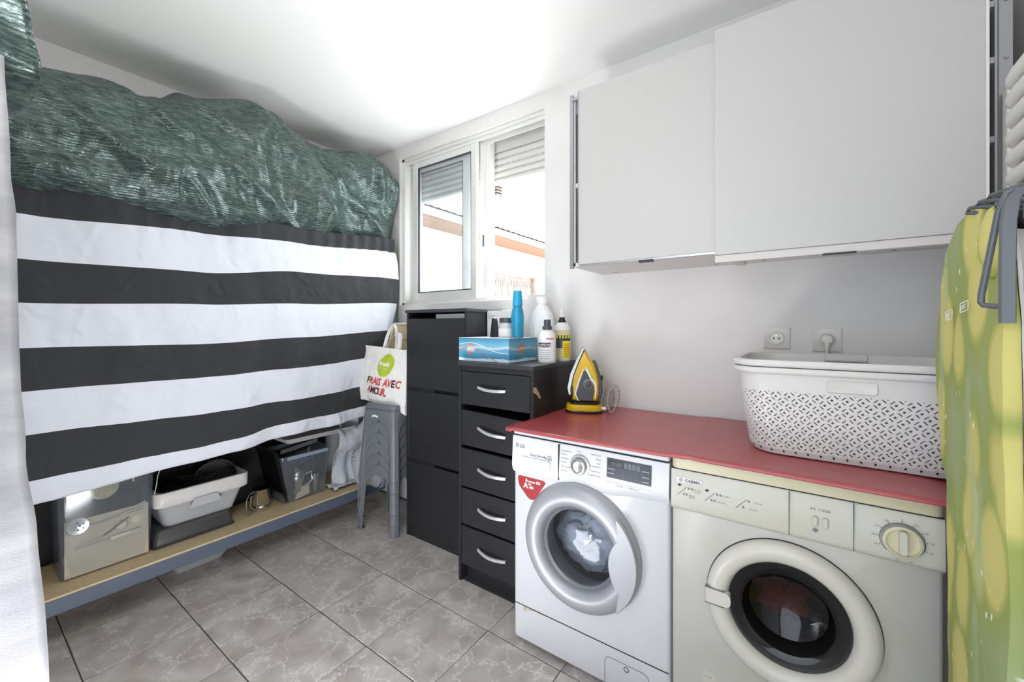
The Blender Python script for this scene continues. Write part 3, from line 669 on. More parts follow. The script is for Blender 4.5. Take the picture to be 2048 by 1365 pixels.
tg = M(); tg.loft([rr(-2.56, 1.38, .30, .42, .02, .575), rr(-2.56, 1.38, .34, .46, .03, .60), rr(-2.56, 1.38, .35, .47, .03, .606), rr(-2.56, 1.38, .33, .45, .03, .606), rr(-2.56, 1.38, .29, .41, .02, .582)])
tag(obj('grey_tray', tg, grey_pl), 'shallow light grey tray just under the striped cover hem above the far clear box', 'tray')
o = obj('dark_shade_sheet', M().grid(20, 20, lambda u, v: (-2.72+.03*N(u*4, v*4), .02+1.55*u, .205+.42*v)), dark_hole, solid=.01); tag(o, 'black cloth drawn along the back of the shelf to stand in for shade behind the boxes', 'cloth')  # black cloth, extended along the shelf to darken the wall behind the boxes
# light grey basin on the floor below the shelf
ub = M(); ub.loft([rr(-2.64, .80, .13, .20, .02, .001), rr(-2.62, .80, .22, .28, .03, .085), rr(-2.62, .80, .24, .30, .03, .088), rr(-2.62, .80, .24, .30, .03, .094), rr(-2.62, .80, .21, .27, .03, .094), rr(-2.64, .80, .12, .19, .02, .006)])
tag(obj('low_basin', ub, grey_pl), 'light grey low basin on the floor under the shelf beam', 'basin')
# ticking cloth bulging behind the stools
tk = thing('ticking_cloth', 'bunched white cloth with thin blue stripes spilling off the shelf behind the stools', 'cloth', (-2.45, 1.65, .2))
def tick1(u, v):
    y = 1.49+.36*u; z = .70-.49*v; x = -2.46+.05*math.sin(u*4+v*5)*.6+.05*N(u*3, v*4, 8)+.02*math.sin(u*18+v*6)
    return (x, y, z+.01*N(u*5, v))
obj('hanging_fold', M().grid(50, 50, tick1), tick_a, tk, solid=.003, smooth=80)
def tick2(u, v):       # swagged fold at the top
    a = PI*v; y = 1.46+.30*u; return (-2.41+.045*math.sin(a)*(1-.3*u)+.01*N(u*5, v*4), y, .54+.13*u*u+.07*math.cos(a)-.05*math.sin(PI*u)+.01*N(u*8, v*3))
obj('swag', M().grid(40, 24, tick2), tick_a, tk, solid=.003, smooth=80)
def tick3(u, v):       # the round bulge between the stool legs
    a = PI*(v-.5); c = 2*PI*u; r = math.cos(a); return (-2.44+.13*r*math.cos(c)+.02*N(u*6, v*6), 1.745+.135*r*math.sin(c), .31+.195*math.sin(a)+.015*N(u*4, v*5, 2))
obj('bulge', M().grid(40, 24, tick3), tick_a, tk, smooth=80)
def tick4(u, v):
    return (-2.38+.05*u, 1.88+.025*math.sin(u*16)+.0*v, .50-.36*v-.04*u+.0)
obj('pleated_corner', M().grid(30, 20, lambda u, v: (-2.36+.14*u*(.3+.7*v), 1.86+.012*math.sin(u*26), .60-.42*v+.03*u)), tick_a, tk, solid=.003, smooth=80)
def tick5(u, v):
    return (-2.42-.12*v+.006*math.sin(u*30), 1.46+.25*u, ZS+.012+.016*abs(math.sin(v*6+u*4)))
obj('crumpled_hem', M().grid(40, 16, tick5), tick_a, tk, solid=.003, smooth=80)

# ---------------------------------------------------------------- stacked stools
def stool_mesh():
    """one moulded stool: square seat, four arched sides, ribbed corner legs (local, origin on floor)"""
    H_ = .45; wt, wbm = .122, .152
    hw = lambda z: wt+(wbm-wt)*(1-z/H_)
    m = M()
    # profile ring of one quarter-corner strip is swept per side as u-z patches
    NZ = 22
    def arch(z):   # half width of the opening at height z, for half side length hw
        top = .345
        if z >= top: return 0
        a0 = hw(z)-.040-.012*(1-z/H_)*0
        t = (top-z)/.10
        return a0*max(0, 1-(1-min(1, t))**2.4)**.42 if t < 1 else a0
    zs = [0, .002, .05, .10, .15, .20, .235] + [.245+.10*math.sin(q/8*PI/2) for q in range(8)] + [.3449, .37, .40, .425]
    zs = sorted(set(zs)); r = .03
    for side in range(4):
        a = side*PI/2; ca, sa = math.cos(a), math.sin(a)
        def P(u, z, h):    # rounded corners: u in [-h,h]
            d = h
            e = abs(u)-(h-r)
            if e > 0:
                th = e/r*PI/4; d = h-r+r*math.cos(th); u2 = math.copysign(h-r+r*math.sin(th), u)
            else: u2 = u
            x, y = u2, -d
            return (x*ca-y*sa, x*sa+y*ca, z)
        for za, zb_ in zip(zs, zs[1:]):
            ha, hb = hw(za), hw(zb_); oa, ob = arch(za), arch(zb_)
            for sg in (-1, 1):
                K = 6
                pa = [P(sg*(oa+(ha-oa)*k/K), za, ha) for k in range(K+1)]; pb = [P(sg*(ob+(hb-ob)*k/K), zb_, hb) for k in range(K+1)]
                i0 = m.vs(pa); i1 = m.vs(pb)
                for k in range(K): m.face(i0+k, i0+k+1, i1+k+1, i1+k)
    # seat: rounded plate with slightly dished top
    h = wt+.002
    m.loft([rr(0, 0, 2*h+.004, 2*h+.004, .034, .424, 5), rr(0, 0, 2*h+.002, 2*h+.002, .034, .438, 5), rr(0, 0, 2*h-.012, 2*h-.012, .03, .449, 5), rr(0, 0, 2*h-.05, 2*h-.05, .02, .446, 5)], False, True)
    return m
def stool_feet():
    out = []
    for qx, qy in ((1, 1), (-1, 1), (-1, -1), (1, -1)):
        m = M(); c = .152-.020
        m.loft([rr(qx*c, qy*c, .044, .044, .02, 0), rr(qx*c, qy*c, .044, .044, .02, .005)]); out.append(m)
        rb = M()
        for s in (-.012, 0, .012):
            rb.tube([(qx*(c+.017)-s*qx*.9 if 0 else qx*(c+.0165)+min(0, s)*qx, qy*(c+.0165)-max(0, s)*qy, .0), (qx*(c-.013)+min(0, s)*qx, qy*(c-.013)-max(0, s)*qy, .42)], .0028, 4)
        out.append(rb)
    return out
names_ = ['topmost grey plastic stool of the stack with paint scuff on its side', 'second grey plastic stool from the top of the stack', 'third grey plastic stool from the top of the stack',
          'third grey plastic stool from the bottom of the stack', 'second grey plastic stool from the bottom of the stack', 'lowest grey plastic stool of the stack standing on the floor']
SX, SY, SR = -2.133, 1.684, math.radians(9.5)
st0 = None
for k in range(6):
    z = (5-k)*.0645
    if st0 is None:
        th = thing('stacking_stool', names_[k], 'stool', (SX, SY, z), SR, 'grey stools in the stack')
        so_ = obj('seat_and_legs', stool_mesh(), stool_m, th, solid=.0035, local=True, smooth=0)
        bm = bmesh.new(); bm.from_mesh(so_.data); bmesh.ops.remove_doubles(bm, verts=bm.verts, dist=2e-4); bmesh.ops.recalc_face_normals(bm, faces=bm.faces); bm.to_mesh(so_.data); bm.free()
        so_.data.shade_smooth(); so_.data.set_sharp_from_angle(angle=math.radians(50))
        ft = stool_feet()
        for q, mm in enumerate(ft): obj('foot' if q % 2 == 0 else 'leg_rib', mm, stool_m, th, local=True)
        st0 = th
    else:
        th = st0.copy(); sc.collection.objects.link(th); th.location = (SX+random.uniform(-.001, .001), SY, z); th['label'] = names_[k]
        for c_ in list(st0.children):
            d_ = c_.copy(); sc.collection.objects.link(d_); d_.parent = th
scf = M().prism([(0, 0), (.03, .004), (.05, .0), (.055, .010), (.03, .016), (.01, .012)], (-.05, -.1335, .375), XA, ZA, (0, -.001, 0))
obj('paint_scuff', scf, print_white, st0, local=True)

# ---------------------------------------------------------------- tote bag and cork board
cbd = thing('cork_board', 'tan board with thin cracked lines leaning behind the tote bag', 'board', (-2.25, 1.80, .80))
m = M(); m.prism([(0, 0), (.24, 0), (.24, .48), (.07, .48)], (-2.36, 1.72, .79), XA, (0, .22, 1), (0, .012, 0)); obj('panel', m, cork, cbd)
m = M()
for a, b_ in (((0, 0), (.07, .48)), ((.07, .48), (.24, .48)), ((.24, .48), (.24, 0))):
    f = lambda p: (-2.36+p[0], 1.714+.22*p[1], .79+p[1]); m.tube([f(a), f(b_)], .007, 4)
obj('edge_trim', m, mat('pale_wood', srgb(226, 216, 192), .6), cbd)
m = M()
for l in (((.06, .40), (.11, .385), (.15, .39), (.20, .37), (.24, .38)), ((.045, .29), (.09, .27), (.12, .23), (.17, .22)), ((.03, .2), (.1, .16), (.2, .15))):
    m.tube([(-2.36+p, 1.714+.22*q, .79+q) for p, q in l], .0012, 4)
obj('crack_line', m, print_dark, cbd)
bag = thing('tote_bag', 'white cotton tote bag with green blob and red-black slogan resting on the stools', 'bag', (-2.15, 1.62, .78))
BO = Vector((-2.386, 1.588, .775)); BU = Vector((1, .13, -.07)).normalized(); BV = Vector((.13, .10, 1)).normalized(); BN = BU.cross(BV).normalized()
BW, BH = .43, .36
def bagp(u, v, off=0):
    sq = .0
    wv = 1-.16*v; x = BW*(u*wv+.0*v); y = BH*v-.035*math.sin(PI*u)*(1-v)*.0
    if v < .5: y += (.5-v)*(-.16*max(0, (u-.45))**1.3+.02*math.sin(u*9))
    bulge = .035*math.sin(PI*u)*math.sin(PI*min(1, v*1.1))**.7
    return BO+BU*x+BV*y+BN*(bulge+off+.007*N(u*6, v*5)+.004*N(u*15, v*13))
m = M().grid(44, 36, lambda u, v: bagp(u, v)); m.grid(20, 16, lambda u, v: bagp(u, v)-BN*(.03+.03*math.sin(PI*u)*math.sin(PI*v)))
for (fa) in (lambda t: (0, t), lambda t: (1, t), lambda t: (t, 0)):
    m.grid(20, 1, lambda u, v, fa=fa: bagp(*fa(u))-BN*.03*v)
obj('bag_body', m, canvas, bag, smooth=70)
for k, (ua, ub_, hh) in enumerate(((.45, .74, .15), (.50, .80, .10))):
    a, b_ = bagp(ua, 1), bagp(ub_, 1); pth = []
    for q in range(17):
        t = q/16; p_ = a.lerp(b_, t)+BV*(hh*math.sin(PI*t)**.6)-BN*(.01+.03*k*math.sin(PI*t)); pth.append(p_)
    obj('handle', M().tube(pth, .013, 6, .18), canvas, bag)
def bagprint(m2, off=.0015):     # drape flat (x along bag, y up) vectors onto the bag cloth
    out = M(); out.f = m2.f; out.m = m2.m; out.v = [tuple(bagp(min(1, max(0, x/(BW*(1-.16*max(0, y/BH))))), min(1, max(0, y/BH)), off)) for x, y, z in m2.v]; return out
def bagtext(body, x, y, size, mt, bold=0, rot=0, shear=0, sx=1):
    o_ = text(body, mt, None, (x, y, 0), (math.cos(rot), math.sin(rot), 0), (-math.sin(rot), math.cos(rot), 0), size, bold, shear=shear, sx=sx)
    m2 = M(); m2.v = [tuple(v.co) for v in o_.data.vertices]; m2.f = [tuple(p_.vertices) for p_ in o_.data.polygons]; m2.m = [0]*len(m2.f)
    bpy.data.objects.remove(o_)
    bm = bmesh.new(); me = bpy.data.meshes.new('x'); me.from_pydata(m2.v, [], m2.f); bm.from_mesh(me)
    bmesh.ops.triangulate(bm, faces=bm.faces); bmesh.ops.subdivide_edges(bm, edges=[e for e in bm.edges if e.calc_length() > .012], cuts=2); bm.to_mesh(me); bm.free()
    m2.v = [tuple(v.co) for v in me.vertices]; m2.f = [tuple(p_.vertices) for p_ in me.polygons]; m2.m = [0]*len(m2.f)
    obj('lettering', bagprint(m2, .003), mt, bag, smooth=0)
bl = M()
for q in range(8):
    pass
cx_, cy_ = .232, .252
rings = [[(cx_+r*.058*math.cos(a)*(1+.06*math.sin(2*a+.6)), cy_+r*.072*math.sin(a), 0) for a in [2*PI*q/32 for q in range(32)]] for r in (1, .75, .5, .25, .02)]
bl.loft(rings, False, True)
obj('green_blob', bagprint(bl, .0022), lime, bag)
bagtext('fresh.', cx_-.047, cy_-.002, .026, print_white, .0012, rot=-.05)
bagtext('créateur de goût', cx_-.046, cy_-.022, .0075, print_white, 0, rot=-.05)
def twotone(body, x, y, size, pat):
    cxx = x
    wd = {'F': .62, 'R': .70, 'A': .72, 'I': .34, 'S': .66, 'V': .7, 'E': .63, 'C': .68, 'M': .86, 'O': .74, 'U': .7, '.': .35, ' ': .36}
    for chh, pp in zip(body, pat):
        if chh != ' ':
            bagtext(chh, cxx, y, size, print_dark if pp == 'b' else text_red, .0022, rot=-.05, shear=.15, sx=.8)
        cxx += wd[chh]*size*1.0
twotone('FRAIS AVEC', .10, .128, .042, 'brrrr rrbr')
twotone('AMOUR.', .108, .072, .042, 'rbbrrb')

# ---------------------------------------------------------------- tall black shoe cabinet
tc_ = thing('shoe_cabinet', 'tall narrow black woodgrain cabinet with three tilt fronts under the window', 'cabinet', (-1.70, 1.79, 0))
X0, X1_, Y0 = -1.952, -1.470, 1.642
obj('side_panel', M().box(X0, X0+.016, Y0, 1.95, 0, 1.332), black_wood, tc_, bevel=.001)
obj('side_panel', M().box(X1_-.016, X1_, Y0, 1.95, 0, 1.332), black_wood, tc_, bevel=.001)
obj('top_panel', M().box(X0-.008, X1_+.008, Y0-.006, 1.95, 1.332, 1.350), black_edge, tc_, bevel=.001)
obj('back_panel', M().box(X0, X1_, 1.945, 1.95, .02, 1.34), dark_hole, tc_)
obj('plinth', M().box(X0+.016, X1_-.016, Y0+.006, Y0+.02, 0, .055), black_wood, tc_)
obj('rail', M().box(X0+.22, X1_-.016, Y0+.03, Y0+.045, 1.298, 1.322), grey_pl, tc_)
for za, zb_ in ((.89, 1.297), (.468, .872), (.058, .448)):
    dm = M().prism([(X0+.018, za), (X1_-.018, za), (X1_-.018, zb_), (X0+.21, zb_), (X0+.018, zb_)], (0, Y0-.001, 0), XA, ZA, (0, .016, 0))
    obj('tilt_front', dm, black_wood, tc_, bevel=.0008)
    if za < .8:
        obj('finger_slot', M().box(X0+.018, X0+.235, Y0+.004, Y0+.03, zb_+.0, zb_+.016), dark_hole, tc_)
for z in (.46, .88): obj('divider', M().box(X0+.016, X1_-.016, Y0+.02, 1.94, z-.01, z+.005), dark_hole, tc_)

# ---------------------------------------------------------------- black chest of drawers
dr = thing('chest_of_drawers', 'black woodgrain chest of five drawers with curved silver handles', 'chest of drawers', (-1.17, 1.72, 0))
X0, X1_, Y0, Y1_ = -1.393, -.955, 1.497, 1.905
obj('side_panel', M().box(X0, X0+.016, Y0, Y1_, 0, 1.060), black_wood, dr, bevel=.001)
obj('side_panel', M().box(X1_-.016, X1_, Y0, Y1_, 0, 1.060), black_wood, dr, bevel=.001)
chp = M().prism([(0, 0), (.02, .0), (.045, -.028), (.06, -.05), (.05, -.055), (.03, -.035), (.0, -.02)], (X1_+.0005, Y0, .985), YA, ZA, (.0008, 0, 0)); obj('chipped_patch', chp, cork, dr)
obj('top_panel', M().box(X0-.002, X1_+.004, Y0-.006, Y1_, 1.060, 1.078), black_edge, dr, bevel=.001)
obj('back_panel', M().box(X0, X1_, Y1_-.004, Y1_, .03, 1.06), dark_hole, dr)
obj('plinth', M().box(X0+.016, X1_-.016, Y0+.05, Y0+.06, 0, .07), black_wood, dr)
obj('bottom_rail', M().box(X0+.016, X1_-.016, Y0+.012, Y0+.05, 0, .003), dark_pl, dr)
obj('top_rail', M().box(X0+.016, X1_-.016, Y0+.004, Y0+.018, 1.035, 1.06), black_wood, dr)
for k, (za, zb_, tilt) in enumerate(((.872, 1.032, 0), (.672, .846, -.016), (.470, .656, -.006), (.285, .460, 0), (.088, .275, 0))):
    dd = M(); dd.prism([(X0+.019, za), (X1_-.019, za+tilt*.3), (X1_-.019, zb_+tilt), (X0+.019, zb_+tilt*.1)], (0, Y0-.0, 0), XA, ZA, (0, .016, 0))
    d_ = obj('drawer', dd, black_wood, dr, bevel=.0015)
    obj('tray', M().box(X0+.03, X1_-.03, Y0+.016, Y0+.36, za+.01, za+.10), dark_hole, d_)
    zc = (za+zb_)/2+.008; pth = []; xa, xb = -1.262, -1.098
    for q in range(13):
        t = q/12; pth.append((xa+(xb-xa)*t, Y0-.010-.017*math.sin(PI*t), zc-.012*math.sin(PI*t)*.4+tilt*t+.006*(.5-t)))
    h_ = M(); rings = []
    for q, p_ in enumerate(pth):
        e = .0075 if 0 < q < 12 else .006
        rings.append([(p_[0], p_[1]+.003, p_[2]-e), (p_[0], p_[1]-.003, p_[2]-e*.8), (p_[0], p_[1]-.003, p_[2]+e*.8), (p_[0], p_[1]+.003, p_[2]+e)])
    h_.loft(rings); h_.tube([(xa+.004, Y0, zc+.002), (xa+.004, Y0-.012, zc)], .004, 6); h_.tube([(xb-.004, Y0, zc+tilt), (xb-.004, Y0-.012, zc+tilt)], .004, 6)
    obj('handle', h_, handle_m, d_, smooth=50)

# items on the chest
ZD = 1.0785
bx = thing('printed_box', 'flat rectangular box printed with a blue seaside scene on the chest of drawers', 'box', (-1.29, 1.70, ZD))
obj('carton', M().box(-1.445, -1.128, 1.555, 1.80, ZD, ZD+.116), sea_m, bx, bevel=.002)
m = M(); m.box(-1.4455, -1.1275, 1.5545, 1.8005, ZD+.116, ZD+.1175); obj('lid', m, milky, bx)
for xo, yo, u_ in ((-1.375, 1.5545, XA),):
    hx = M().prism([(-.022, -.016), (-.022, .016), (0, .03), (.022, .016), (.022, -.016), (0, -.03)], (xo+.01, yo-.0005, ZD+.062), XA, ZA, (0, .0004, 0)); obj('badge', hx, mat('badge_red', srgb(206, 120, 104), .5), bx)
    obj('badge_plate', M().box(xo-.014, xo+.034, yo-.0014, yo-.0006, ZD+.047, ZD+.078), mat('badge_grey', srgb(176, 178, 178), .5), bx)
    text('GRETO', print_white, bx, (xo-.011, yo-.0018, ZD+.056), XA, ZA, .013, .0004, sx=.85)
hx = M().prism([(-.022, -.016), (-.022, .016), (0, .03), (.022, .016), (.022, -.016), (0, -.03)], (-1.1278, 1.66, ZD+.065), YA, ZA, (.0006, 0, 0)); obj('badge', hx, bpy.data.materials['badge_red'], bx)
text('GRETO', print_white, bx, (-1.1268, 1.64, ZD+.06), YA, ZA, .011, .0004, sx=.85)
for k, (mt_, a0) in enumerate(((print_white, .082), (bpy.data.materials['badge_red'], .058))):
    m = M(); m.tube([(-1.44+.31*t, 1.5538, ZD+a0-.035*t*t*(1+k)+.012*math.sin(t*6)) for t in [q/14 for q in range(15)]], .0016, 4); obj('printed_wave', m, mt_, bx)
wbx = thing('white_carton', 'plain white carton with small grey print behind the jar on the chest', 'box', (-1.39, 1.84, ZD))
obj('carton', M().box(-1.465, -1.30, 1.81, 1.89, ZD, ZD+.262), milky, wbx, bevel=.002)
text('P. P.\nSENSITIV\nTEST', print_grey, wbx, (-1.458, 1.8095, ZD+.24), XA, ZA, .009)
ZB_ = ZD+.118
jr = thing('storage_jar', 'glass jar with charcoal clip lid and white label on the printed box', 'jar', (-1.235, 1.71, ZB_))
obj('jar_body', M().lathe([(.036, 0), (.041, .006), (.041, .05), (.033, .068), (.033, .073), (.030, .073), (.030, .066), (.037, .048), (.037, .006)], (-1.24, 1.69, ZB_), n=28), mat('jar_frosted', srgb(206, 208, 210), .2), jr)
obj('label', M().lathe([(.0415, .004), (.0418, .01), (.0418, .042), (.0415, .045)], (-1.24, 1.69, ZB_), n=28, c0=False, c1=False), milky, jr)
obj('lid', M().lathe([(.036, 0), (.037, .004), (.037, .022), (.034, .026)], (-1.24, 1.69, ZB_+.073), n=28), iron_grey, jr)
obj('wire_clip', M().tube([(-1.201, 1.69, ZB_+.105), (-1.196, 1.68, ZB_+.085), (-1.199, 1.68, ZB_+.06)], .0018, 5), black_pl, jr)
bk = thing('black_stand', 'small black wedge-shaped gadget left of the jar on the printed box', 'gadget', (-1.31, 1.70, ZB_))
obj('body', M().prism([(0, 0), (.045, 0), (.032, .085), (.026, .10), (.014, .10), (.008, .06)], (-1.335, 1.67, ZB_), XA, ZA, (0, .03, 0)), black_pl, bk, bevel=.004)
bb = thing('blue_bottle', 'tall teal blue bottle with bright blue cap standing on the printed box', 'bottle', (-1.135, 1.70, ZB_))
obj('bottle_body', M().lathe([(.026, 0), (.031, .004), (.031, .05), (.033, .10), (.028, .135), (.019, .165), (.017, .17)], (-1.165, 1.68, ZB_), n=28), blue_pl, bb)
obj('cap', M().lathe([(.026, 0), (.0255, .01), (.022, .07), (.021, .074)], (-1.165, 1.68, ZB_+.158), n=28), blue_cap, bb)
jg = thing('white_jug', 'large milky white jug bottle with grip under the window corner', 'bottle', (-1.14, 1.85, ZD))
m = M()
for z, w_, d_, r in ((0, .128, .075, .03), (.01, .135, .08, .03), (.19, .135, .08, .035), (.24, .115, .075, .035), (.275, .07, .06, .03), (.285, .05, .05, .024), (.30, .05, .05, .024)): pass
m.loft([rr(-1.13, 1.86, w_, d_, r, ZD+z) for z, w_, d_, r in ((0, .128, .075, .03), (.01, .135, .08, .03), (.19, .135, .08, .035), (.24, .115, .075, .035), (.275, .07, .06, .03), (.285, .05, .05, .024), (.30, .05, .05, .024))])
obj('bottle_body', m, milky, jg)
obj('grip', M().loft([rr(-1.165, ZD+.13, .018, .11, .009, 1.8185, plane='xz'), rr(-1.165, ZD+.13, .014, .10, .007, 1.8155, plane='xz')]), white_pl, jg)
obj('cap', M().lathe([(.030, 0), (.031, .004), (.031, .03), (.028, .034)], (-1.13, 1.86, ZD+.295), n=24), milky, jg)
def bottle(nm, lab, x, y, r, h, neck, cap_m, cap_h, label_fn):
    th = thing(nm, lab, 'bottle', (x, y, ZD))
    obj('bottle_body', M().lathe([(r*.92, 0), (r, .005), (r, h*.78), (r*.93, h*.87), (r*.7, h*.95), (neck, h), (neck, h+.006)], (x, y, ZD), n=32), milky, th)
    obj('cap', M().lathe([(neck*1.35, 0), (neck*1.35, cap_h*.35), (neck*1.0, cap_h*.4), (neck*.95, cap_h)], (x, y, ZD+h), n=20), cap_m, th)
    label_fn(th, x, y, r, h); return th
def arc_label(th, x, y, r, z0, z1, a0, a1, mt, nm='label', e=.0006):
    m = M(); m.grid(14, 1, lambda u, v: (x+(r+e)*math.cos(a0+(a1-a0)*u), y+(r+e)*math.sin(a0+(a1-a0)*u), ZD+z0+(z1-z0)*v)); return obj(nm, m, mt, th)
AV = -PI/2-.25+.55    # direction towards the room
def lab1(th, x, y, r, h):
    arc_label(th, x, y, r, .01, .115, AV-1.2, AV+1.2, print_white)
    arc_label(th, x, y, r, .078, .096, AV-1.1, AV+.6, print_dark, 'name_band', .001)
    arc_label(th, x, y, r, .112, .117, AV+.1, AV+1.0, label_red, 'red_stripe', .001)
    arc_label(th, x, y, r, .074, .077, AV-.5, AV+.4, label_red, 'red_stripe', .001)
    for q in range(5): arc_label(th, x, y, r, .02+q*.01, .022+q*.01, AV-.6, AV+.5, print_grey, 'small_print', .001)
    u_ = Vector((-math.sin(AV), math.cos(AV), 0)); n_ = Vector((math.cos(AV), math.sin(AV), 0))
    text('UNVECTOIL', print_white, th, Vector((x, y, ZD+.082))+n_*(r+.0022)-u_*.027, u_, ZA, .009, .0003, sx=.75)
bottle('cleaner_bottle', 'white cleaner bottle with grey cap and dark name band, front right of the chest', -1.005, 1.70, .042, .158, .017, iron_grey, .048, lab1)
def lab2(th, x, y, r, h):
    arc_label(th, x, y, r, .012, .155, AV-1.5, AV+1.5, label_cream)
    arc_label(th, x, y, r, .065, .115, AV-1.4, AV+.25, iron_grey, 'grey_panel', .001)
    arc_label(th, x, y, r, .115, .13, AV-1.4, AV+1.45, label_yel, 'hazard_band', .001)
    for q in range(8): arc_label(th, x, y, r, .115, .13, AV-1.3+q*.34, AV-1.16+q*.34, print_dark, 'hazard_stripe', .0014)
    arc_label(th, x, y, r, .015, .10, AV+.25, AV+1.4, label_yel, 'yellow_panel', .0014)
    arc_label(th, x, y, r, .102, .114, AV+.25, AV+1.4, print_dark, 'name_band', .0014)
    for q in range(8): arc_label(th, x, y, r, .021+q*.009, .024+q*.009, AV+.4, AV+1.25, label_red, 'small_print', .0018)
bt2 = bottle('nozzle_bottle', 'white bottle with yellow and black warning label and pointed nozzle, rightmost on the chest', -1.0, 1.838, .043, .195, .015, black_pl, .024, lab2)
obj('nozzle', M().lathe([(.014, 0), (.014, .004), (.010, .035), (.007, .045), (.003, .048)], (-1.0, 1.838, ZD+.218), n=16), milky, bt2)
for c_ in bt2.children:
    pass

# ---------------------------------------------------------------- front-loading machine shell
def machine_shell(x0, x1, z0, z1, y0, y1, cx, cz, R, mt, th, nm='body'):
    m = M(); W = x1-x0; H_ = z1-z0; k = 10
    f = lambda ins, y, r: rr((x0+x1)/2, (z0+z1)/2, W-2*ins, H_-2*ins, r, y, k, 'xz')
    r4 = f(.010, y0, .012)
    circ = []; 
    # subdivide straight runs so the plate follows the hole nicely
    def dens(ring):
        out = []
        n = len(ring)
        for i in range(n):
            a, b_ = Vector(ring[i]), Vector(ring[(i+1) % n]); L = (b_-a).length; q = max(1, int(L/.03))
            for j in range(q): out.append(tuple(a.lerp(b_, j/q)))
        return out
    base = dens(r4)
    def scale(ins, y):
        cxm, czm = (x0+x1)/2, (z0+z1)/2; sx_ = (W/2-ins)/(W/2-.010); sz_ = (H_/2-ins)/(H_/2-.010)
        return [(cxm+(p[0]-cxm)*sx_, y, czm+(p[2]-czm)*sz_) for p in base]
    hole = []
    for p in base:
        d = Vector((p[0]-cx, 0, p[2]-cz)).normalized(); hole.append((cx+d.x*R, y0, cz+d.z*R))
    hole2 = [(p[0], y0+.03, p[2]) for p in hole]
    m.loft([scale(0, y1), scale(0, y0+.014), scale(.003, y0+.004), base, hole, hole2], True, False)
    return obj(nm, m, mt, th, smooth=50)
def crumple(nm, lab, cen, rad, sc_, seed, mt, cat='laundry', parts=None):
    m = M()
    def f(u, v):
        a, b_ = 2*PI*u, PI*(v-.5); d = Vector((math.cos(b_)*math.cos(a), math.cos(b_)*math.sin(a), math.sin(b_)))
        k = 1+.35*N(d.x*2+seed, d.y*2, d.z*2)+.14*(1-4*abs(N(d.x*2.4+seed*2, d.y*2.4, d.z*2.4+5)))*.6+.1*N(d.x*7, d.y*7+seed, d.z*7)
        return (cen[0]+d.x*rad*sc_[0]*k, cen[1]+d.y*rad*sc_[1]*k, cen[2]+d.z*rad*sc_[2]*k)
    m.grid(60, 36, f); o_ = obj(nm, m, mt, smooth=45); tag(o_, lab, cat); return o_

# washing machine (left)
YM = 1.331
wm = thing('washing_machine', 'white front-loading washing machine with silver porthole and red energy sticker, left of the two', 'washing machine', (-.642, 1.63, 0))
x0, x1 = -.940, -.343; cx, cz = -.653, .466
machine_shell(x0, x1, .022, .822, YM, 1.91, cx, cz, .165, enamel, wm)
obj('top_lid', M().box(x0+.001, x1-.001, YM-.004, 1.91, .826, .850), enamel2, wm, bevel=.005)
for xx in (x0+.05, x1-.05):
    for yy in (YM+.06, 1.86): obj('foot', M().lathe([(.022, 0), (.022, .008), (.014, .012), (.014, .024)], (xx, yy, 0), n=14), dark_rubber, wm)
# control fascia, its lower edge arches over the door
fas = M(); low = [(0, .688), (.20, .684), (.23, .690), (.27, .702), (.31, .700), (.36, .688), (.40, .685), (.47, .697), (.597, .705)]
nx = 40
def fas_ring(t):
    x = x0+(x1-x0)*t; zl = table([(a_/.597, b_) for a_, b_ in low], t); e = .0
    return [(x, YM, zl-.010), (x, YM-.008, zl), (x, YM-.014, zl+.02), (x, YM-.006, .815), (x, YM-.004, .822), (x, YM+.01, .822), (x, YM+.01, zl)]
fas.loft([fas_ring(q/nx) for q in range(nx+1)])
fo = obj('control_fascia', fas, enamel2, wm, smooth=50)
fy = lambda z: YM-.0145+.008*max(0, (z-.708)/.107)
tz = lambda z: (0, fy(z)-.0006, z)
VA = Vector((0, .075, 1)).normalized()
def ft(body, x, z, size, mt=print_grey, align='LEFT', bold=0, sx=1): text(body, mt, fo, (x, fy(z)-.0008, z), XA, VA, size, bold, align=align, sx=sx, name='lettering')
obj('drawer_seam', M().box(-.7325, -.7305, YM-.0155, YM-.004, .69, .82), seam, fo)
obj('lid_seam', M().box(x0+.002, x1-.002, YM-.0048, YM, .8222, .8258), seam, wm)
dw = M()
ro = rr(-.834, .7255, .134, .046, .008, fy(.725)-.0012, 4, 'xz'); ri = rr(-.834, .7255, .126, .038, .006, fy(.725)-.0005, 4, 'xz'); rd = rr(-.834, .733, .12, .02, .006, fy(.725)+.010, 4, 'xz')
dw.loft([ro, ri, rd], False, True); obj('drawer_recess', dw, enamel2, fo)
obj('logo_disc', M().lathe([(.0085, 0), (.0085, .0012)], (-.918, fy(.79)-.0015, .786), 'y', 20), silver_pl, fo)
ft('LG', -.905, .7795, .013, print_grey, bold=.0004)
ft('Direct Drive 8kg', -.857, .7555, .0095, print_dark, sx=.8)
bxr = M()
for a_ in ((-.787, -.773, .7735, .7743), (-.787, -.773, .7585, .7593), (-.7875, -.7868, .7585, .7743), (-.7735, -.7728, .7585, .7743)): bxr.box(a_[0]+.01, a_[1]+.01, fy(.76)-.0022, fy(.76)-.0006, a_[2]-.006, a_[3]-.006)
obj('motion_icon', bxr, print_grey, fo); ft('6', -.7735, .7555, .009, print_dark)
for q, s in enumerate(['Linge de bébés', 'Mix 40°C', 'Synthétiques', 'Couette', 'Peaux sensibles', 'Universel']):
    ft(s, -.722, [.797, .784, .771, .758, .742, .727][q], .0058, sx=.8)
ft('Coton', -.660, .805, .0058, sx=.8)
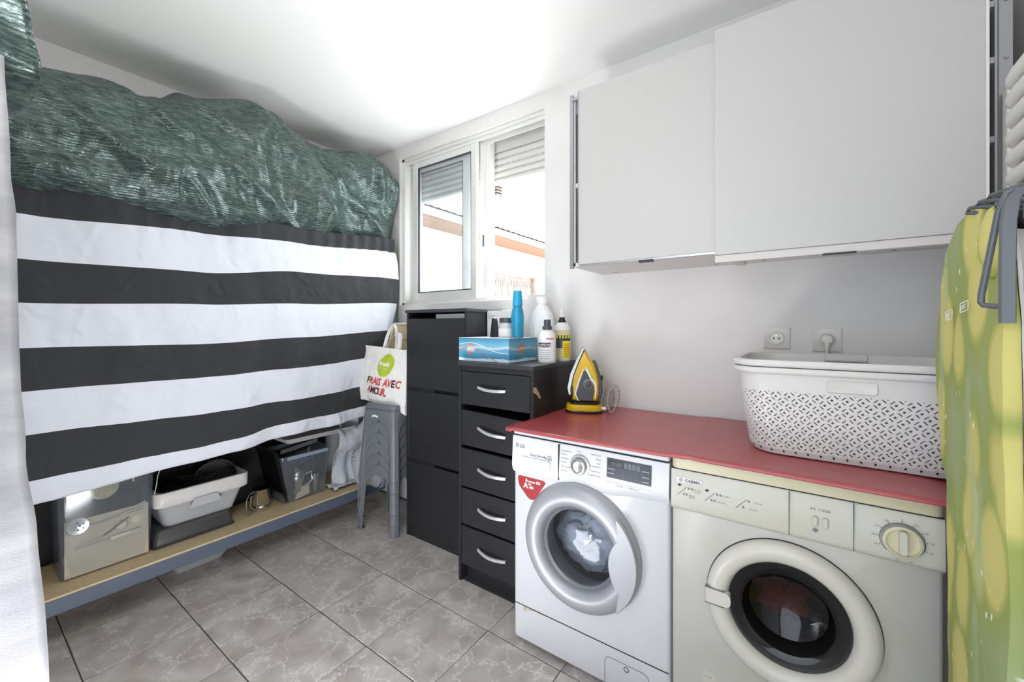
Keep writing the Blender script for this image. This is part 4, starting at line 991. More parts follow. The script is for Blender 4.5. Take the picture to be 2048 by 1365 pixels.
for q, s in enumerate(['Textiles Sport', 'Délicat', 'Laine', 'Intensif 60min', 'Rapide 30min', 'Rinçage+Essorage']):
    ft(s, -.569, [.803, .789, .776, .763, .747, .733][q], .0058, align='RIGHT', sx=.8)
obj('dial_ring', M().lathe([(.039, 0), (.038, -.003), (.030, -.004), (.028, -.002)], (-.647, fy(.758), .758), 'y', 40), silver_pl, fo)
obj('dial_knob', M().lathe([(.027, 0), (.026, -.014), (.0245, -.018), (.020, -.019), (.019, -.0165), (.001, -.0155)], (-.647, fy(.758), .758), 'y', 40), chrome, fo)
dp = M(); dp.prism([(0, 0), (.150, 0), (.150, .065), (0, .065)], (-.547, fy(.741)-.002, .741), XA, VA, (0, .003, 0)); dpo = obj('display', dp, slate_pl, fo, bevel=.001)
m = M(); m.prism([(0, 0), (.052, 0), (.052, .018), (0, .018)], (-.541, fy(.78)-.003, .7805), XA, VA, (0, .001, 0)); obj('display_window', m, black_pl, dpo)
text('18:88', print_grey, dpo, (-.534, fy(.783)-.0036, .7835), XA, VA, .012, sx=1.1)
m = M()
for q in range(4): m.prism([(0, 0), (.0115, 0), (.0115, .018), (0, .018)], (-.487+q*.014, fy(.78)-.003, .7805), XA, VA, (0, .001, 0))
obj('indicator_window', m, mat('indicator_grey', srgb(96, 100, 110), .3), dpo)
for (xa, za) in ((-.543, .771), (-.543, .757), (-.427, .783), (-.427, .765), (-.427, .750)):
    m = M().prism([(0, 0), (.025, 0), (.025, .0045), (0, .0045)], (xa, fy(za)-.004, za-.002), XA, VA, (0, .003, 0)); obj('push_key', m, grey_metal, dpo, bevel=.001)
for xa in (-.492, -.452):
    for q in range(4): text(('0 C', '1200', '800', '40')[q], print_grey, dpo, (xa, fy(.76)-.003, .772-q*.008), XA, VA, .004)
for q, s in enumerate(('', 'Essorage', 'Température', '')):
    m = M().prism([(0, 0), (.0365, 0), (.0365, .0135), (0, .0135)], (-.549+q*.0378, fy(.72)-.002, .7145), XA, VA, (0, .004, 0)); bo = obj('soft_key', m, enamel2, fo, bevel=.001)
    if s: text(s, print_grey, bo, (-.546+q*.0378, fy(.72)-.0028, .719), XA, VA, .0048, sx=.8)
# sticker
sk = M(); shp = [(-.123/2, .045), (-.055, .050), (.055, .050), (.064, .043), (.058, .032), (.018, -.026), (.006, -.034), (-.008, -.034), (-.02, -.026), (-.056, .010), (-.0625, .034)]
sk.prism(shp, (-.858, YM-.0006, .6165), XA, ZA, (0, .0005, 0)); so = obj('energy_sticker', sk, sticker_red, wm)
for s, x, z, sz, b_, sxx in (('6', -.884, .6475, .013, .0006, 1), ('MOTION', -.872, .6475, .006, .0004, .9), ('DD', -.836, .6475, .010, .0005, .9), ('A', -.893, .6235, .020, .001, 1), ('+++', -.874, .636, .008, .0006, .8), ('-30%', -.870, .6245, .0095, .0005, .8)):
    text(s, print_white, so, (x, YM-.0009, z), XA, ZA, sz, b_, sx=sxx)
# porthole door
obj('door_gasket', M().lathe([(.165, .03), (.165, 0), (.150, .02), (.148, .06), (.16, .09)], (cx, YM, cz), 'y', 64, False, False), grey_rubber, wm)
dprof = [(.2235, .004), (.2245, -.006), (.218, -.022), (.205, -.036), (.188, -.043), (.170, -.044), (.155, -.038), (.146, -.026), (.142, -.010), (.140, .010)]
do = obj('porthole_ring', M().lathe(dprof, (cx, YM, cz), 'y', 96, False, False), silver_pl, wm, smooth=60)
obj('inner_ring', M().lathe([(.142, -.012), (.139, -.010), (.131, -.006), (.129, .006)], (cx, YM, cz), 'y', 64, False, False), mat('smoked_ring', srgb(110, 112, 116), .25), do)
obj('porthole_glass', M().lathe([(.131, -.006), (.120, .012), (.105, .055), (.085, .085), (.05, .098), (.001, .102)], (cx, YM, cz), 'y', 64, False, False), door_glass, do)
hb = M()
poly = []
for q in range(25):
    a = math.radians(-46+q*92/24); poly.append((.2195*math.cos(a), .2195*math.sin(a)))
for q in range(25):
    a = math.radians(138+q*84/24); poly.append((.262+.135*math.cos(a), .135*math.sin(a)))
hb.loft([[(cx+p[0]*1.0, YM-.0385, cz+p[1]) for p in poly], [(cx+p[0]*.995, YM-.047, cz+p[1]*.97) for p in poly]])
hm_ = obj('door_handle', hb, mat('handle_silver', srgb(172, 173, 178), .45, metal=.2), do, smooth=40)
hm_.rotation_euler = (0, 0, 0)
obj('drum', M().lathe([(.16, .09), (.20, .11), (.205, .40), (.05, .43), (.001, .43)], (cx, YM, cz), 'y', 48, False, False), mat('drum_steel', srgb(120, 122, 126), .4, metal=.4), wm)
# kick panel and filter flap
m = M(); m.box(x0+.008, x1-.004, YM-.0012, YM+.001, .1595, .1625); obj('kick_seam', m, seam, wm)
ru = M(); ru.prism([(0, 0), (.12, 0), (.10, -.004), (.06, -.002), (.03, -.008), (.012, -.02), (.004, -.012)], (-.90, YM-.0008, .1595), XA, ZA, (0, .0005, 0)); obj('rust_stain', ru, mat('rust', srgb(172, 156, 138), .8, mottle=(90, srgb(205, 205, 208), 1)), wm)
fp = M()
o1 = rr(-.483, .060, .152, .128, .02, YM-.0012, 5, 'xz'); o2 = rr(-.483, .060, .149, .125, .019, YM-.0012, 5, 'xz')
fp.loft([[(p[0], YM+.0005, p[2]) for p in o1], o1, o2, [(p[0], YM+.0005, p[2]) for p in o2]], False, False); obj('filter_flap', fp, print_grey, wm)
obj('flap_notch', M().lathe([(.009, 0), (.0085, -.001), (.007, -.001), (.0065, 0)], (-.483, YM-.0005, .108), 'y', 20, False, False), print_dark, wm)
crumple('laundry', 'white crumpled sheet in the silver washing machine drum', (cx-.025, YM+.150, cz-.050), .112, (1.15, .55, .85), 5, cotton_w)
crumple('laundry', 'pale blue garment behind the white sheet in the silver washing machine drum', (cx+.06, YM+.20, cz+.06), .085, (1.2, .8, .9), 14, blue_cloth)
crumple('laundry', 'grey-white towel at the upper left of the silver washing machine drum', (cx-.07, YM+.22, cz+.04), .08, (.9, .8, 1.2), 12, mat('grey_cloth', srgb(150, 160, 170), .9))

# tumble dryer (right)
dy = thing('tumble_dryer', 'older cream tumble dryer with dark porthole and round timer dial, right of the two', 'dryer', (-.04, 1.63, 0))
x0, x1 = -.338, .260; cx, cz = -.040, .474
machine_shell(x0, x1, .012, .812, YM, 1.91, cx, cz, .150, cream, dy)
obj('top_lid', M().loft([rr((x0+x1)/2, (YM-.006+1.91)/2, x1-x0, 1.91-YM+.006, .02, z, 4) for z in (.815, .848)] + [rr((x0+x1)/2, (YM-.006+1.91)/2, x1-x0-.01, 1.91-YM-.004, .02, .853, 4)]), yellowed, dy)
for xx in (x0+.05, x1-.05):
    for yy in (YM+.06, 1.86): obj('foot', M().lathe([(.02, 0), (.02, .008), (.012, .014)], (xx, yy, 0), n=12), dark_rubber, dy)
fas = M()
fas.loft([[(x, YM, .688), (x, YM-.008, .694), (x, YM-.012, .704), (x, YM-.006, .806), (x, YM-.003, .811), (x, YM+.01, .811), (x, YM+.01, .69)] for x in (x0+.001, x0+.006, x1-.006, x1-.001)])
fo = obj('control_fascia', fas, cream2, dy, smooth=50)
fy = lambda z: YM-.0125+.006*max(0, (z-.704)/.102)
obj('lid_seam', M().box(x0+.002, x1-.002, YM-.005, YM, .8115, .8145), seam, dy)
for xx in (-.034, .099): obj('fascia_seam', M().box(xx-.0005, xx+.0005, YM-.0129, YM-.003, .694, .81), seam, fo)
pm = M(); pm.prism([(0, 0), (.072, 0), (.072, .0165), (0, .0165)], (-.321, fy(.775)-.002, .7735), XA, VA, (0, .003, 0)); po = obj('badge_plate', pm, socket_m, fo, bevel=.002)
obj('badge_dot', M().lathe([(.006, 0), (.006, -.0008)], (-.308, fy(.78)-.002, .782), 'y', 16), mat('badge_green', srgb(150, 176, 168), .4), po)
text('CARMA', print_grey, po, (-.297, fy(.777)-.0028, .778), XA, VA, .0085, .0005, sx=1.05)
for xa in (-.318, -.241, -.160):
    big = xa < -.2
    m = M().prism([(0, 0), (.0018, 0), (.0285, .028), (.0267, .028)], (xa, fy(.745)-.0008, .735), XA, VA, (0, .0006, 0)); obj('printed_slash', m, print_dark, fo)
    if big:
        m = M().prism([(0, -.0045), (.006, 0), (0, .0045), (-.006, 0)], (xa+.006, fy(.765)-.0008, .7655), XA, VA, (0, .0006, 0)); obj('printed_diamond', m, print_dark, fo)
    a_, b_ = {-.318: ('60-100\n  60-60', '30-50\n30-40'), -.241: ('30-45-5', '20-30-5'), -.160: ('10 min', '30 min')}[xa]
    text(a_, print_grey, fo, (xa+.045, fy(.757)-.0008, .757), XA, VA, .0042, sx=1.2); text(b_, print_grey, fo, (xa+.033, fy(.738)-.0008, .7375), XA, VA, .0042, sx=1.2)
    for (px_, pz_) in ((.031, .7565), (.040, .7565), (.017, .7375), (.025, .7375)):
        if not big and px_ in (.04, .025): continue
        m = M().prism([(0, 0), (.005, 0), (.005, .004), (.0025, .007), (0, .004)], (xa+px_-.001, fy(pz_)-.0008, pz_), XA, VA, (0, .0006, 0)); obj('printed_icon', m, print_grey, fo)
text('M 1905', print_grey, fo, (.012, fy(.774)-.0008, .7735), XA, VA, .0065, sx=1.5)
for xx in (.0215, .0425):
    m = M().loft([rr(xx, .7465, .013, .026, .0064, fy(.746)-.0003, 5, 'xz'), rr(xx, .7465, .013, .026, .0064, fy(.746)-.004, 5, 'xz'), rr(xx, .7465, .009, .022, .0045, fy(.746)-.006, 5, 'xz')]); obj('push_button', m, cream2, fo)
m = M().prism([(0, -.006), (.007, 0), (0, .006), (-.007, 0)], (.0225, fy(.72)-.0008, .7235), XA, VA, (0, .0006, 0)); obj('printed_diamond', m, print_grey, fo)
kx, kz = .187, .7455
obj('dial_scale', M().lathe([(.0405, -.0008), (.0405, -.0012), (.0392, -.0012), (.0392, -.0008)], (kx, fy(kz), kz), 'y', 48, False, False), print_dark, fo)
kb = obj('timer_knob', M().lathe([(.037, 0), (.036, -.012), (.034, -.014), (.0305, -.0145), (.030, -.009), (.001, -.008)], (kx, fy(kz), kz), 'y', 48, False, True), yellowed, fo)
obj('knob_rim', M().lathe([(.0375, -.001), (.0372, -.008), (.0358, -.0125)], (kx, fy(kz), kz), 'y', 48, False, False), silver_pl, kb)
obj('grip_bar', M().loft([rr(kx, kz, .016, .057, .007, fy(kz)-.006, 5, 'xz'), rr(kx, kz, .013, .054, .006, fy(kz)-.021, 5, 'xz')]), cream2, kb)
for q in range(13):
    a = math.radians(90-q*27.2+0)
    text(str(q*10), print_grey, fo, (kx+.0515*math.cos(a), fy(kz)-.0012, kz+.0485*math.sin(a)-.002), XA, VA, .0042, align='CENTER', sx=1.1)
    obj('scale_tick', M().lathe([(.0011, 0), (.0011, -.0005)], (kx+.0435*math.cos(a), fy(kz)-.0008, kz+.0435*math.sin(a)), 'y', 6), print_dark, fo)
do = obj('porthole_ring', M().lathe([(.195, .002), (.1955, -.010), (.192, -.022), (.182, -.030), (.168, -.033), (.152, -.030), (.142, -.020), (.138, -.004), (.136, .01)], (cx, YM, cz), 'y', 96, False, False), mat('ring_cream', srgb(204, 199, 190), .3), dy, smooth=60)
obj('ring_gap', M().lathe([(.1975, .0), (.1975, -.003), (.193, -.003)], (cx, YM, cz), 'y', 64, False, False), seam, dy)
obj('porthole_glass', M().lathe([(.138, -.012), (.120, -.010), (.105, -.004), (.100, .012), (.092, .04), (.06, .06), (.001, .066)], (cx, YM, cz), 'y', 64, False, False), dark_glass, do)
obj('inner_collar', M().lathe([(.140, .002), (.112, .006), (.106, .02), (.108, .09)], (cx, YM, cz), 'y', 64, False, False), mat('smoky_collar', srgb(58, 58, 58), .35), dy)
obj('drum', M().lathe([(.108, .09), (.20, .10), (.205, .40), (.05, .43), (.001, .43)], (cx, YM, cz), 'y', 48, False, False), dark_hole, dy)
hd = M()
pr = [(-.196, .022), (-.160, .022), (-.142, .021), (-.133, .014), (-.131, 0), (-.133, -.014), (-.142, -.021), (-.160, -.022), (-.196, -.022)]
hd.loft([[(cx+p[0], YM-.012, cz+p[1]) for p in pr], [(cx+p[0]*.995, YM-.034, cz+p[1]) for p in pr], [(cx+p[0]*.985, YM-.0365, cz+p[1]*.92) for p in pr]])
obj('door_handle', hd, bpy.data.materials['ring_cream'], do, smooth=40)
for sg in (-1, 1): obj('handle_seam', M().box(cx-.196, cx-.145, YM-.0372, YM-.02, cz+sg*.0225-.0004, cz+sg*.0225+.0004), print_grey, do)
obj('rating_label', M().box(-.248, -.214, YM-.0006, YM, .185, .225), mat('old_paper_label', srgb(196, 190, 178), .6), dy)
text('M 1905', print_grey, dy, (-.243, YM-.001, .207), XA, ZA, .0045)
crumple('laundry', 'red garment seen dimly inside the cream tumble dryer', (cx-.02, YM+.15, cz-.035), .062, (1.1, .8, .7), 21, red_cloth)
crumple('laundry', 'dark blue and white garment low inside the cream tumble dryer', (cx+.04, YM+.16, cz-.10), .05, (1.2, .9, .6), 31, mat('navy_cloth', srgb(70, 80, 110), .9))

# ---------------------------------------------------------------- red oilcloth over both machines
rc = M()
XC0, XC1 = -.962, .345
def red(u, v):
    x = XC0+(XC1-XC0)*u
    top = .8545+.004*ease(min(1, max(0, (x+.38)/.08)))
    s = v*.652           # arc length from back to front
    yb = 1.945; yfr = 1.318
    L = yb-yfr
    if s < L: y, z = yb-s, top+.0035*N(x*5, s*5)*0+.0015*abs(N(x*9, s*8))
    else:
        d = s-L; a = min(1.35, d/.012); y = yfr-.008*math.sin(a); z = top-.008*(1-math.cos(a))-max(0, d-.016)*.5
    z += .0045*math.exp(-((x+.27+.10*(y-1.6))/.012)**2)*(.4+.6*math.sin(y*3))
    z += .002*math.exp(-((x+.31+.10*(y-1.6))/.008)**2)
    if x > .24: z -= .022*((x-.24)/.10)**2
    if u < .02: z -= .004
    if x < -.93: y -= .004*(1-abs(u))*(v > .95)
    # bow of the front edge
    y -= .006*math.sin(x*6)*(v > .9)
    return (x, y, z)
rc.grid(160, 90, red)
o = obj('red_oilcloth', rc, pvc_red, solid=.0014, smooth=60); tag(o, 'red plastic tablecloth laid over the tops of both machines', 'tablecloth')
cr_ = M().grid(8, 8, lambda u, v: (XC0-.02*u*(1-abs(2*v-1)), 1.31+.12*v-.0, .855-.018*u))
obj('curled_corner', cr_, pvc_red, o, solid=.0014)

# ---------------------------------------------------------------- laundry basket
ZR = .8605
bk = thing('laundry_basket', 'white plastic laundry basket with diamond lattice sides on the red cloth', 'basket', (.11, 1.66, ZR))
BX, BY = .108, 1.670
def bring(z, ex=0):       # outer size grows with height
    t = (z-ZR)/.285; w_ = .500+.075*t**.8; d_ = .375+.055*t**.8
    return rr(BX, BY, w_+2*ex, d_+2*ex, .085, z, 12)
def per(z, s):            # point on the perimeter by arc length fraction (s in metres measured on a reference ring)
    pass
REF = rr(BX, BY, .54, .405, .085, 0, 12); cum = [0]
for i in range(len(REF)):
    a, b_ = Vector(REF[i]), Vector(REF[(i+1) % len(REF)]); cum.append(cum[-1]+(b_-a).length)
PER = cum[-1]
def wallpt(s, z, ex=0):
    s %= PER
    for i in range(len(REF)):
        if s <= cum[i+1]+1e-9: break
    f = (s-cum[i])/(cum[i+1]-cum[i]); ring_ = bring(z, ex); n = len(ring_)
    a, b_ = ring_[i], ring_[(i+1) % n]
    return (a[0]+(b_[0]-a[0])*f, a[1]+(b_[1]-a[1])*f, z)
NC = 54; cell = PER/NC; za0, za1 = ZR+.020, ZR+.205
lat = M(); vid = {}
SUBN = 8; h = cell/2/SUBN       # rotated lattice: one unit cell of the rotated grid spans SUBN steps along each diagonal
def gv(i, j):
    k = ((i) % (NC*2*SUBN//1), j)
    if (i, j) not in vid:
        s = i*h; z = za0+j*h
        vid[(i, j)] = lat.vs([wallpt(s, z)])
    return vid[(i, j)]
NZs = int((za1-za0)/h)
# rotated coordinates: p = i+j, q = i-j ; small quads are diamonds centred on even parity
def solid_quad(p, q):
    a, b_ = p % SUBN*1.0, q % SUBN*1.0
    a, b_ = int(a), int(b_)
    if a in (3, 4) and b_ in (3, 4): return False                       # centre hole
    if a in (0, 7) and 2 <= b_ <= 5 and a == 0: return False            # slots along the cell edges
    if b_ == 0 and 2 <= a <= 5: return False
    return True
tot = NC*2*SUBN
bottom_z = za0-cell/2
for p in range(0, tot//1+NZs+2):
    for q in range(-NZs-2, tot+2):
        # diamond with corners in (p,q)-space mapped to i=(p+q)/2 , j=(p-q)/2 (in half steps)
        j2 = p-q; i2 = p+q
        if j2 < 0 or j2 > NZs or i2 < 0 or i2 >= 2*tot//1: continue
        if i2 > tot: continue
        if not solid_quad(p, q): continue
        c = []
        for dp, dq in ((0, 0), (1, 0), (1, 1), (0, 1)):
            I, J = (p+dp+q+dq), (p+dp-q-dq)
            key = (I, J)
            if key not in vid: vid[key] = lat.vs([wallpt(I*h, za0+J*h)])
            c.append(vid[key])
        lat.face(*c)
obj('lattice_wall', lat, white_pl, bk, solid=.0022, smooth=0)
m = M(); e = .0012
m.loft([bring(ZR, -.012), bring(ZR+.003, -.003), bring(ZR+.026, e), bring(ZR+.026, -.002), bring(ZR+.004, -.006)], True, True); obj('base', m, white_pl, bk, smooth=50)
zt0 = za0+NZs*h*.5 if False else None
m = M(); m.loft([bring(ZR+.196, e), bring(ZR+.262, e), bring(ZR+.262, -.003), bring(ZR+.196, -.003)], False, False); obj('upper_wall', m, white_pl, bk, smooth=50)
def lip(z, hh, ex, nm, par):
    m = M(); m.loft([bring(z, 0), bring(z+.002, ex-.002), bring(z+.006, ex), bring(z+hh-.004, ex), bring(z+hh, ex-.003), bring(z+hh, -.006), bring(z, -.008)], False, False); return obj(nm, m, white_pl, par, smooth=50)
lip(ZR+.247, .020, .013, 'rim', bk)
# diamond peg holes under the lattice
m = M()
for q in range(NC):
    s = (q+.5)*cell; w_ = .0035
    a = [wallpt(s+dx, ZR+.0145+dz, .0016) for dx, dz in ((-w_, 0), (0, w_*1.1), (w_, 0), (0, -w_*1.1))]
    m.face(*[m.vs([p_])+0 for p_ in a])
ho = obj('drain_holes', m, dark_hole, bk, smooth=0); ho['kind'] = 'stuff'
# grip on the long side
gx = .104; yf_ = BY-(.375+.055*.8)/2-.0
m = M().loft([rr(gx, ZR+.222, .112, .036, .008, 1.4575, 4, 'xz'), rr(gx, ZR+.222, .108, .032, .007, 1.4555, 4, 'xz'), rr(gx, ZR+.222, .098, .022, .006, 1.4575, 4, 'xz')], False, True); obj('grip_recess', m, white_pl, bk)
b2 = thing('inner_basket', 'second white basket nested inside the lattice basket, only its upper rim showing', 'basket', (.11, 1.66, ZR+.02))
m = M(); m.loft([bring(ZR+.02, -.034), bring(ZR+.20, -.030), bring(ZR+.27, -.010), bring(ZR+.27, -.013), bring(ZR+.20, -.033), bring(ZR+.023, -.037)], True, True); obj('inner_wall', m, white_pl, b2, smooth=50)
lip(ZR+.2685, .021, .0125, 'rim', b2)
m = M().box(.058, .178, 1.868, 1.874, ZR+.268, ZR+.291); obj('grip', m, white_pl, b2, bevel=.002)
m = M().box(.058, .178, 1.855, 1.870, ZR+.266, ZR+.270); obj('grip_slot', m, grey_pl, b2)

# ---------------------------------------------------------------- sockets
def socket(x, z, lab, plugged):
    th = thing('wall_socket', lab, 'socket', (x, YW, z), 0, 'wall sockets')
    obj('plate', M().loft([rr(x, z, .090, .088, .003, YW, 3, 'xz'), rr(x, z, .090, .088, .003, YW-.007, 3, 'xz'), rr(x, z, .086, .084, .003, YW-.009, 3, 'xz')]), socket_m, th)
    obj('ring', M().lathe([(.0285, -.009), (.0285, -.0115), (.0265, -.0135), (.024, -.0135), (.022, -.009), (.0215, -.0098), (.001, -.0098)], (x, YW, z), 'y', 36, False, True), socket_m, th)
    if not plugged:
        for a in ((-.0095, -.003), (.0095, -.003)): obj('contact', M().lathe([(.0030, -.0102), (.0030, -.0095)], (x+a[0], YW, z+a[1]), 'y', 10), dark_hole, th)
        obj('earth_pin', M().lathe([(.0028, -.0125), (.0028, -.009)], (x, YW, z+.0085), 'y', 10), steel, th)
    return th
socket(-.092, 1.206, 'empty white round wall socket above the basket, left of the two', False)
socket(.068, 1.200, 'white wall socket with a plug in it, right of the two', True)
pg = thing('power_plug', 'white plug with ribbed cable in the right wall socket', 'plug', (.068, 1.93, 1.19))
obj('plug_body', M().lathe([(.019, 0), (.0195, -.02), (.017, -.032), (.010, -.036)], (.068, YW-.004, 1.202), 'y', 28), socket_m, pg)
obj('neck', M().tube([(.068, YW-.03, 1.200), (.068, YW-.034, 1.185), (.068, YW-.034, 1.165)], [.012, .009, .006], 12), socket_m, pg)
obj('cable', M().tube([(.068, YW-.034, 1.168), (.068, YW-.034, 1.13), (.070, YW-.03, 1.0), (.075, YW-.025, .89)], .0042, 8), socket_m, pg)

# ---------------------------------------------------------------- wall cabinet with sliding doors
wc = thing('wall_cabinet', 'large white wall cabinet with two sliding doors hung above the machines', 'cabinet', (-.2, 1.8, 1.5))
YC = 1.622; xa, xb = -.832, .425
obj('side_panel', M().box(xa, xa+.016, YC, YW, 1.515, 2.25), white_plain, wc)
obj('side_panel', M().box(xb-.016, xb, YC, YW, 1.515, 2.25), white_plain, wc)
obj('bottom_panel', M().box(xa, -.2165, YC, YW, 1.513, 1.529), white_plain, wc)
obj('bottom_panel', M().box(-.2150, xb, YC, YW, 1.513, 1.529), white_plain, wc)
obj('top_panel', M().box(xa, xb, YC, YW, 2.245, 2.26), white_plain, wc)
obj('back_panel', M().box(xa, xb, YW-.006, YW-.001, 1.53, 2.25), white_plain, wc)
obj('partition', M().box(-.225, -.207, YC, YW, 1.53, 2.245), white_plain, wc)
for z in (1.86,): obj('shelf', M().box(xa+.016, -.225, YC+.004, YW-.006, z, z+.018), white_plain, wc)
for z in (1.74, 1.95, 2.10): obj('shelf', M().box(-.207, xb-.016, YC+.004, YW-.006, z, z+.016), white_plain, wc)
o = obj('edge_profile', M().box(xa-.006, xa+.010, YC-.012, YC, 1.505, 2.262), alu, wc)
o = obj('edge_profile', M().box(xb-.012, xb+.012, YC-.012, YC+.0, 1.505, 2.42), alu, wc)
for z in (1.56, 1.70, 1.86, 2.0, 2.2): obj('screw', M().lathe([(.0035, 0), (.003, -.0015)], (xa+.003, YC-.012, z), 'y', 8), steel, wc)
for z in (1.56, 1.74, 1.95, 2.1): obj('screw', M().lathe([(.005, 0), (.004, -.002)], (xb+.001, YC-.012, z), 'y', 10), steel, wc)
m = M()
for k in range(14): m.lathe([(.0022, 0), (.0022, -.0006)], (xa+.0168, 1.66, 1.56+k*.045), 'x', 6)
po = obj('shelf_pin_holes', m, dark_hole, wc); po['kind'] = 'stuff'
obj('top_track', M().box(xa, xb, YC-.014, YC+.004, 2.235, 2.245), alu, wc)
obj('roller_bracket', M().box(xa+.012, xa+.03, YC+.004, YC+.03, 2.18, 2.235), grey_metal, wc)
d1 = obj('sliding_door', M().box(-.789, -.225, 1.597, 1.613, 1.517, 2.262), white_gloss, wc, bevel=.0012)
d2 = obj('sliding_door', M().box(-.256, .3815, 1.577, 1.593, 1.500, 2.285), white_gloss, wc, bevel=.0012)
obj('edge_strip', M().box(-.791, -.788, 1.594, 1.612, 1.517, 2.262), alu, d1)
obj('edge_strip', M().box(.3815, .388, 1.575, 1.595, 1.500, 2.285), frame_white, d2)
obj('bottom_rail', M().box(-.256, .388, 1.583, 1.603, 1.474, 1.500), mat('rail_greyish', srgb(206, 200, 196), .4), d2, bevel=.002)
obj('bottom_rail', M().box(-.785, -.256, 1.600, 1.612, 1.509, 1.517), alu, d1)
obj('stop_block', M().box(-.53, -.475, 1.5965, 1.612, 1.502, 1.511), print_dark, d1)
obj('stop_block', M().box(.045, .125, 1.578, 1.590, 1.470, 1.4745), print_dark, d2)
obj('joint_strip', M().box(-.232, -.198, YC+.002, YW-.004, 1.508, 1.513), mat('strip_beige', srgb(206, 198, 184), .5), wc)
for x in (-.74, -.30, -.13, .25): obj('cam_screw', M().lathe([(.006, 0), (.006, -.001)], (x, 1.90, 1.513), 'z', 10), dark_pl, wc)

# towel radiator and pipe on the right wall
rd = thing('radiator', 'white tubular wall radiator at the upper right edge behind the iron rest', 'radiator', (.45, 1.45, 1.45))
hb_ = M().box(.415, .455, 1.560, 1.600, 1.42, 1.862); obj('header', hb_, rad_white, rd, bevel=.006)
obj('header', M().box(.415, .455, .98, 1.02, 1.42, 1.862), rad_white, rd, bevel=.006)
obj('back_plate', M().box(.424, .434, 1.0, 1.58, 1.42, 1.855), rad_white, rd)
t0 = None
for k in range(9):
    z = 1.838-k*.047
    if t0 is None:
        m = M(); ys_ = [1.527, 1.522, 1.51, 1.48, 1.43, 1.2, 1.08, 1.03, 1.02]; xs_ = [.432, .424, .414, .405, .401, .401, .395, .41, .425]
        m.tube([(x_, y_, z) for x_, y_ in zip(xs_, ys_)], .0155, 12); t0 = obj('tube', m, rad_white, rd, smooth=60)
    else:
        t1 = t0.copy(); sc.collection.objects.link(t1); t1.parent = rd; t1.location = (0, 0, -k*.047)
obj('bracket', M().box(.455, XR, 1.2, 1.24, 1.6, 1.64), rad_white, rd)
pp = M().tube([(.452, 1.90, 0), (.452, 1.90, 2.55)], .012, 12); tag(obj('wall_pipe', pp, grey_pl), 'grey vertical pipe in the corner right of the wall cabinet', 'pipe')

# ---------------------------------------------------------------- steam iron
ir = thing('steam_iron', 'yellow and charcoal steam iron standing on its heel on the red cloth', 'iron', (-.836, 1.748, .8575), math.radians(24.6))
# local frame: x to the right of the view, y away, z up
ir.scale = (1.05, 1, 1.06)
body = [(-.052, .052), (-.050, .075), (-.058, .12), (-.050, .16), (-.030, .215), (-.010, .262), (-.001, .276), (.006, .272), (.018, .245), (.030, .225), (.042, .215), (.056, .175), (.066, .13), (.066, .08), (.058, .047), (-.04, .047)]
def slab(poly, y, hh, z=0): return [(p, y, q) for p, q in poly]
m = M()
def scl(poly, k, cx0=.0, cz0=.15): return [((p-cx0)*k+cx0, (q-cz0)*k+cz0) for p, q in poly]
for_b = [(scl(body, .86), -.036), (scl(body, .96), -.028), (body, -.014), (body, .014), (scl(body, .96), .028), (scl(body, .86), .036)]
m.loft([[(p, y, q) for p, q in pl_] for pl_, y in for_b]); ibd = obj('yellow_body', m, yellow_pl, ir, local=True, smooth=50)
sole = [(-.066, .075), (-.072, .105), (-.060, .165), (-.030, .235), (-.004, .285), (.002, .280), (-.024, .222), (-.046, .165), (-.060, .10), (-.058, .075)]
m = M(); m.loft([[(p, -.045, q) for p, q in scl(sole, .97)], [(p, 0, q) for p, q in sole], [(p, .045, q) for p, q in scl(sole, .97)]]); obj('soleplate', m, steel, ir, local=True)
trim = [(-.058, .08), (-.062, .105), (-.050, .165), (-.022, .232), (.0, .275), (.004, .270), (-.016, .225), (-.042, .160), (-.052, .10), (-.050, .08)]
m = M(); m.loft([[(p, -.038, q) for p, q in trim], [(p, .038, q) for p, q in trim]]); obj('black_trim', m, black_pl, ir, local=True)
gpanel = [(-.022, .052), (-.034, .080), (-.020, .13), (.0, .185), (.014, .175), (.026, .14), (.040, .12), (.044, .09), (.036, .052)]
m = M(); m.loft([[(p, -.0405, q) for p, q in gpanel], [(p, -.030, q) for p, q in gpanel]]); obj('charcoal_panel', m, iron_grey, ir, local=True, bevel=.002)
wt = [(-.026, .052), (-.040, .080), (-.026, .13), (-.002, .19), (.003, .187), (-.016, .13), (-.028, .082), (-.014, .052)]
m = M(); m.loft([[(p, -.0395, q) for p, q in wt], [(p, -.030, q) for p, q in wt]]); obj('white_trim', m, print_white, ir, local=True)
hdl = [(.030, .205), (.040, .225), (.050, .222), (.064, .185), (.078, .13), (.080, .09), (.070, .055), (.058, .052), (.064, .09), (.060, .13), (.046, .175)]
m = M(); m.loft([[(p, -.024, q) for p, q in hdl], [(p, .024, q) for p, q in hdl]]); obj('rear_handle', m, iron_grey, ir, local=True, bevel=.004)
arch_ = [(.006, .20), (.018, .185), (.034, .15), (.052, .13), (.056, .10), (.050, .062), (.046, .062), (.049, .10), (.045, .125), (.028, .145), (.010, .18)]
m = M(); m.loft([[(p, -.0425, q) for p, q in arch_], [(p, -.03, q) for p, q in arch_]]); obj('handle_trim', m, print_white, ir, local=True)
obj('steam_dial', M().lathe([(.017, 0), (.016, -.010), (.010, -.012), (.001, -.011)], (.018, -.040, .125), 'y', 24), iron_grey, ir, local=True)
obj('dial_ring', M().lathe([(.019, 0), (.019, -.005), (.0172, -.005)], (.018, -.040, .125), 'y', 24), silver_pl, ir, local=True)
obj('spray_button', M().box(.056, .072, -.012, .012, .178, .186), print_white, ir, local=True, bevel=.002)
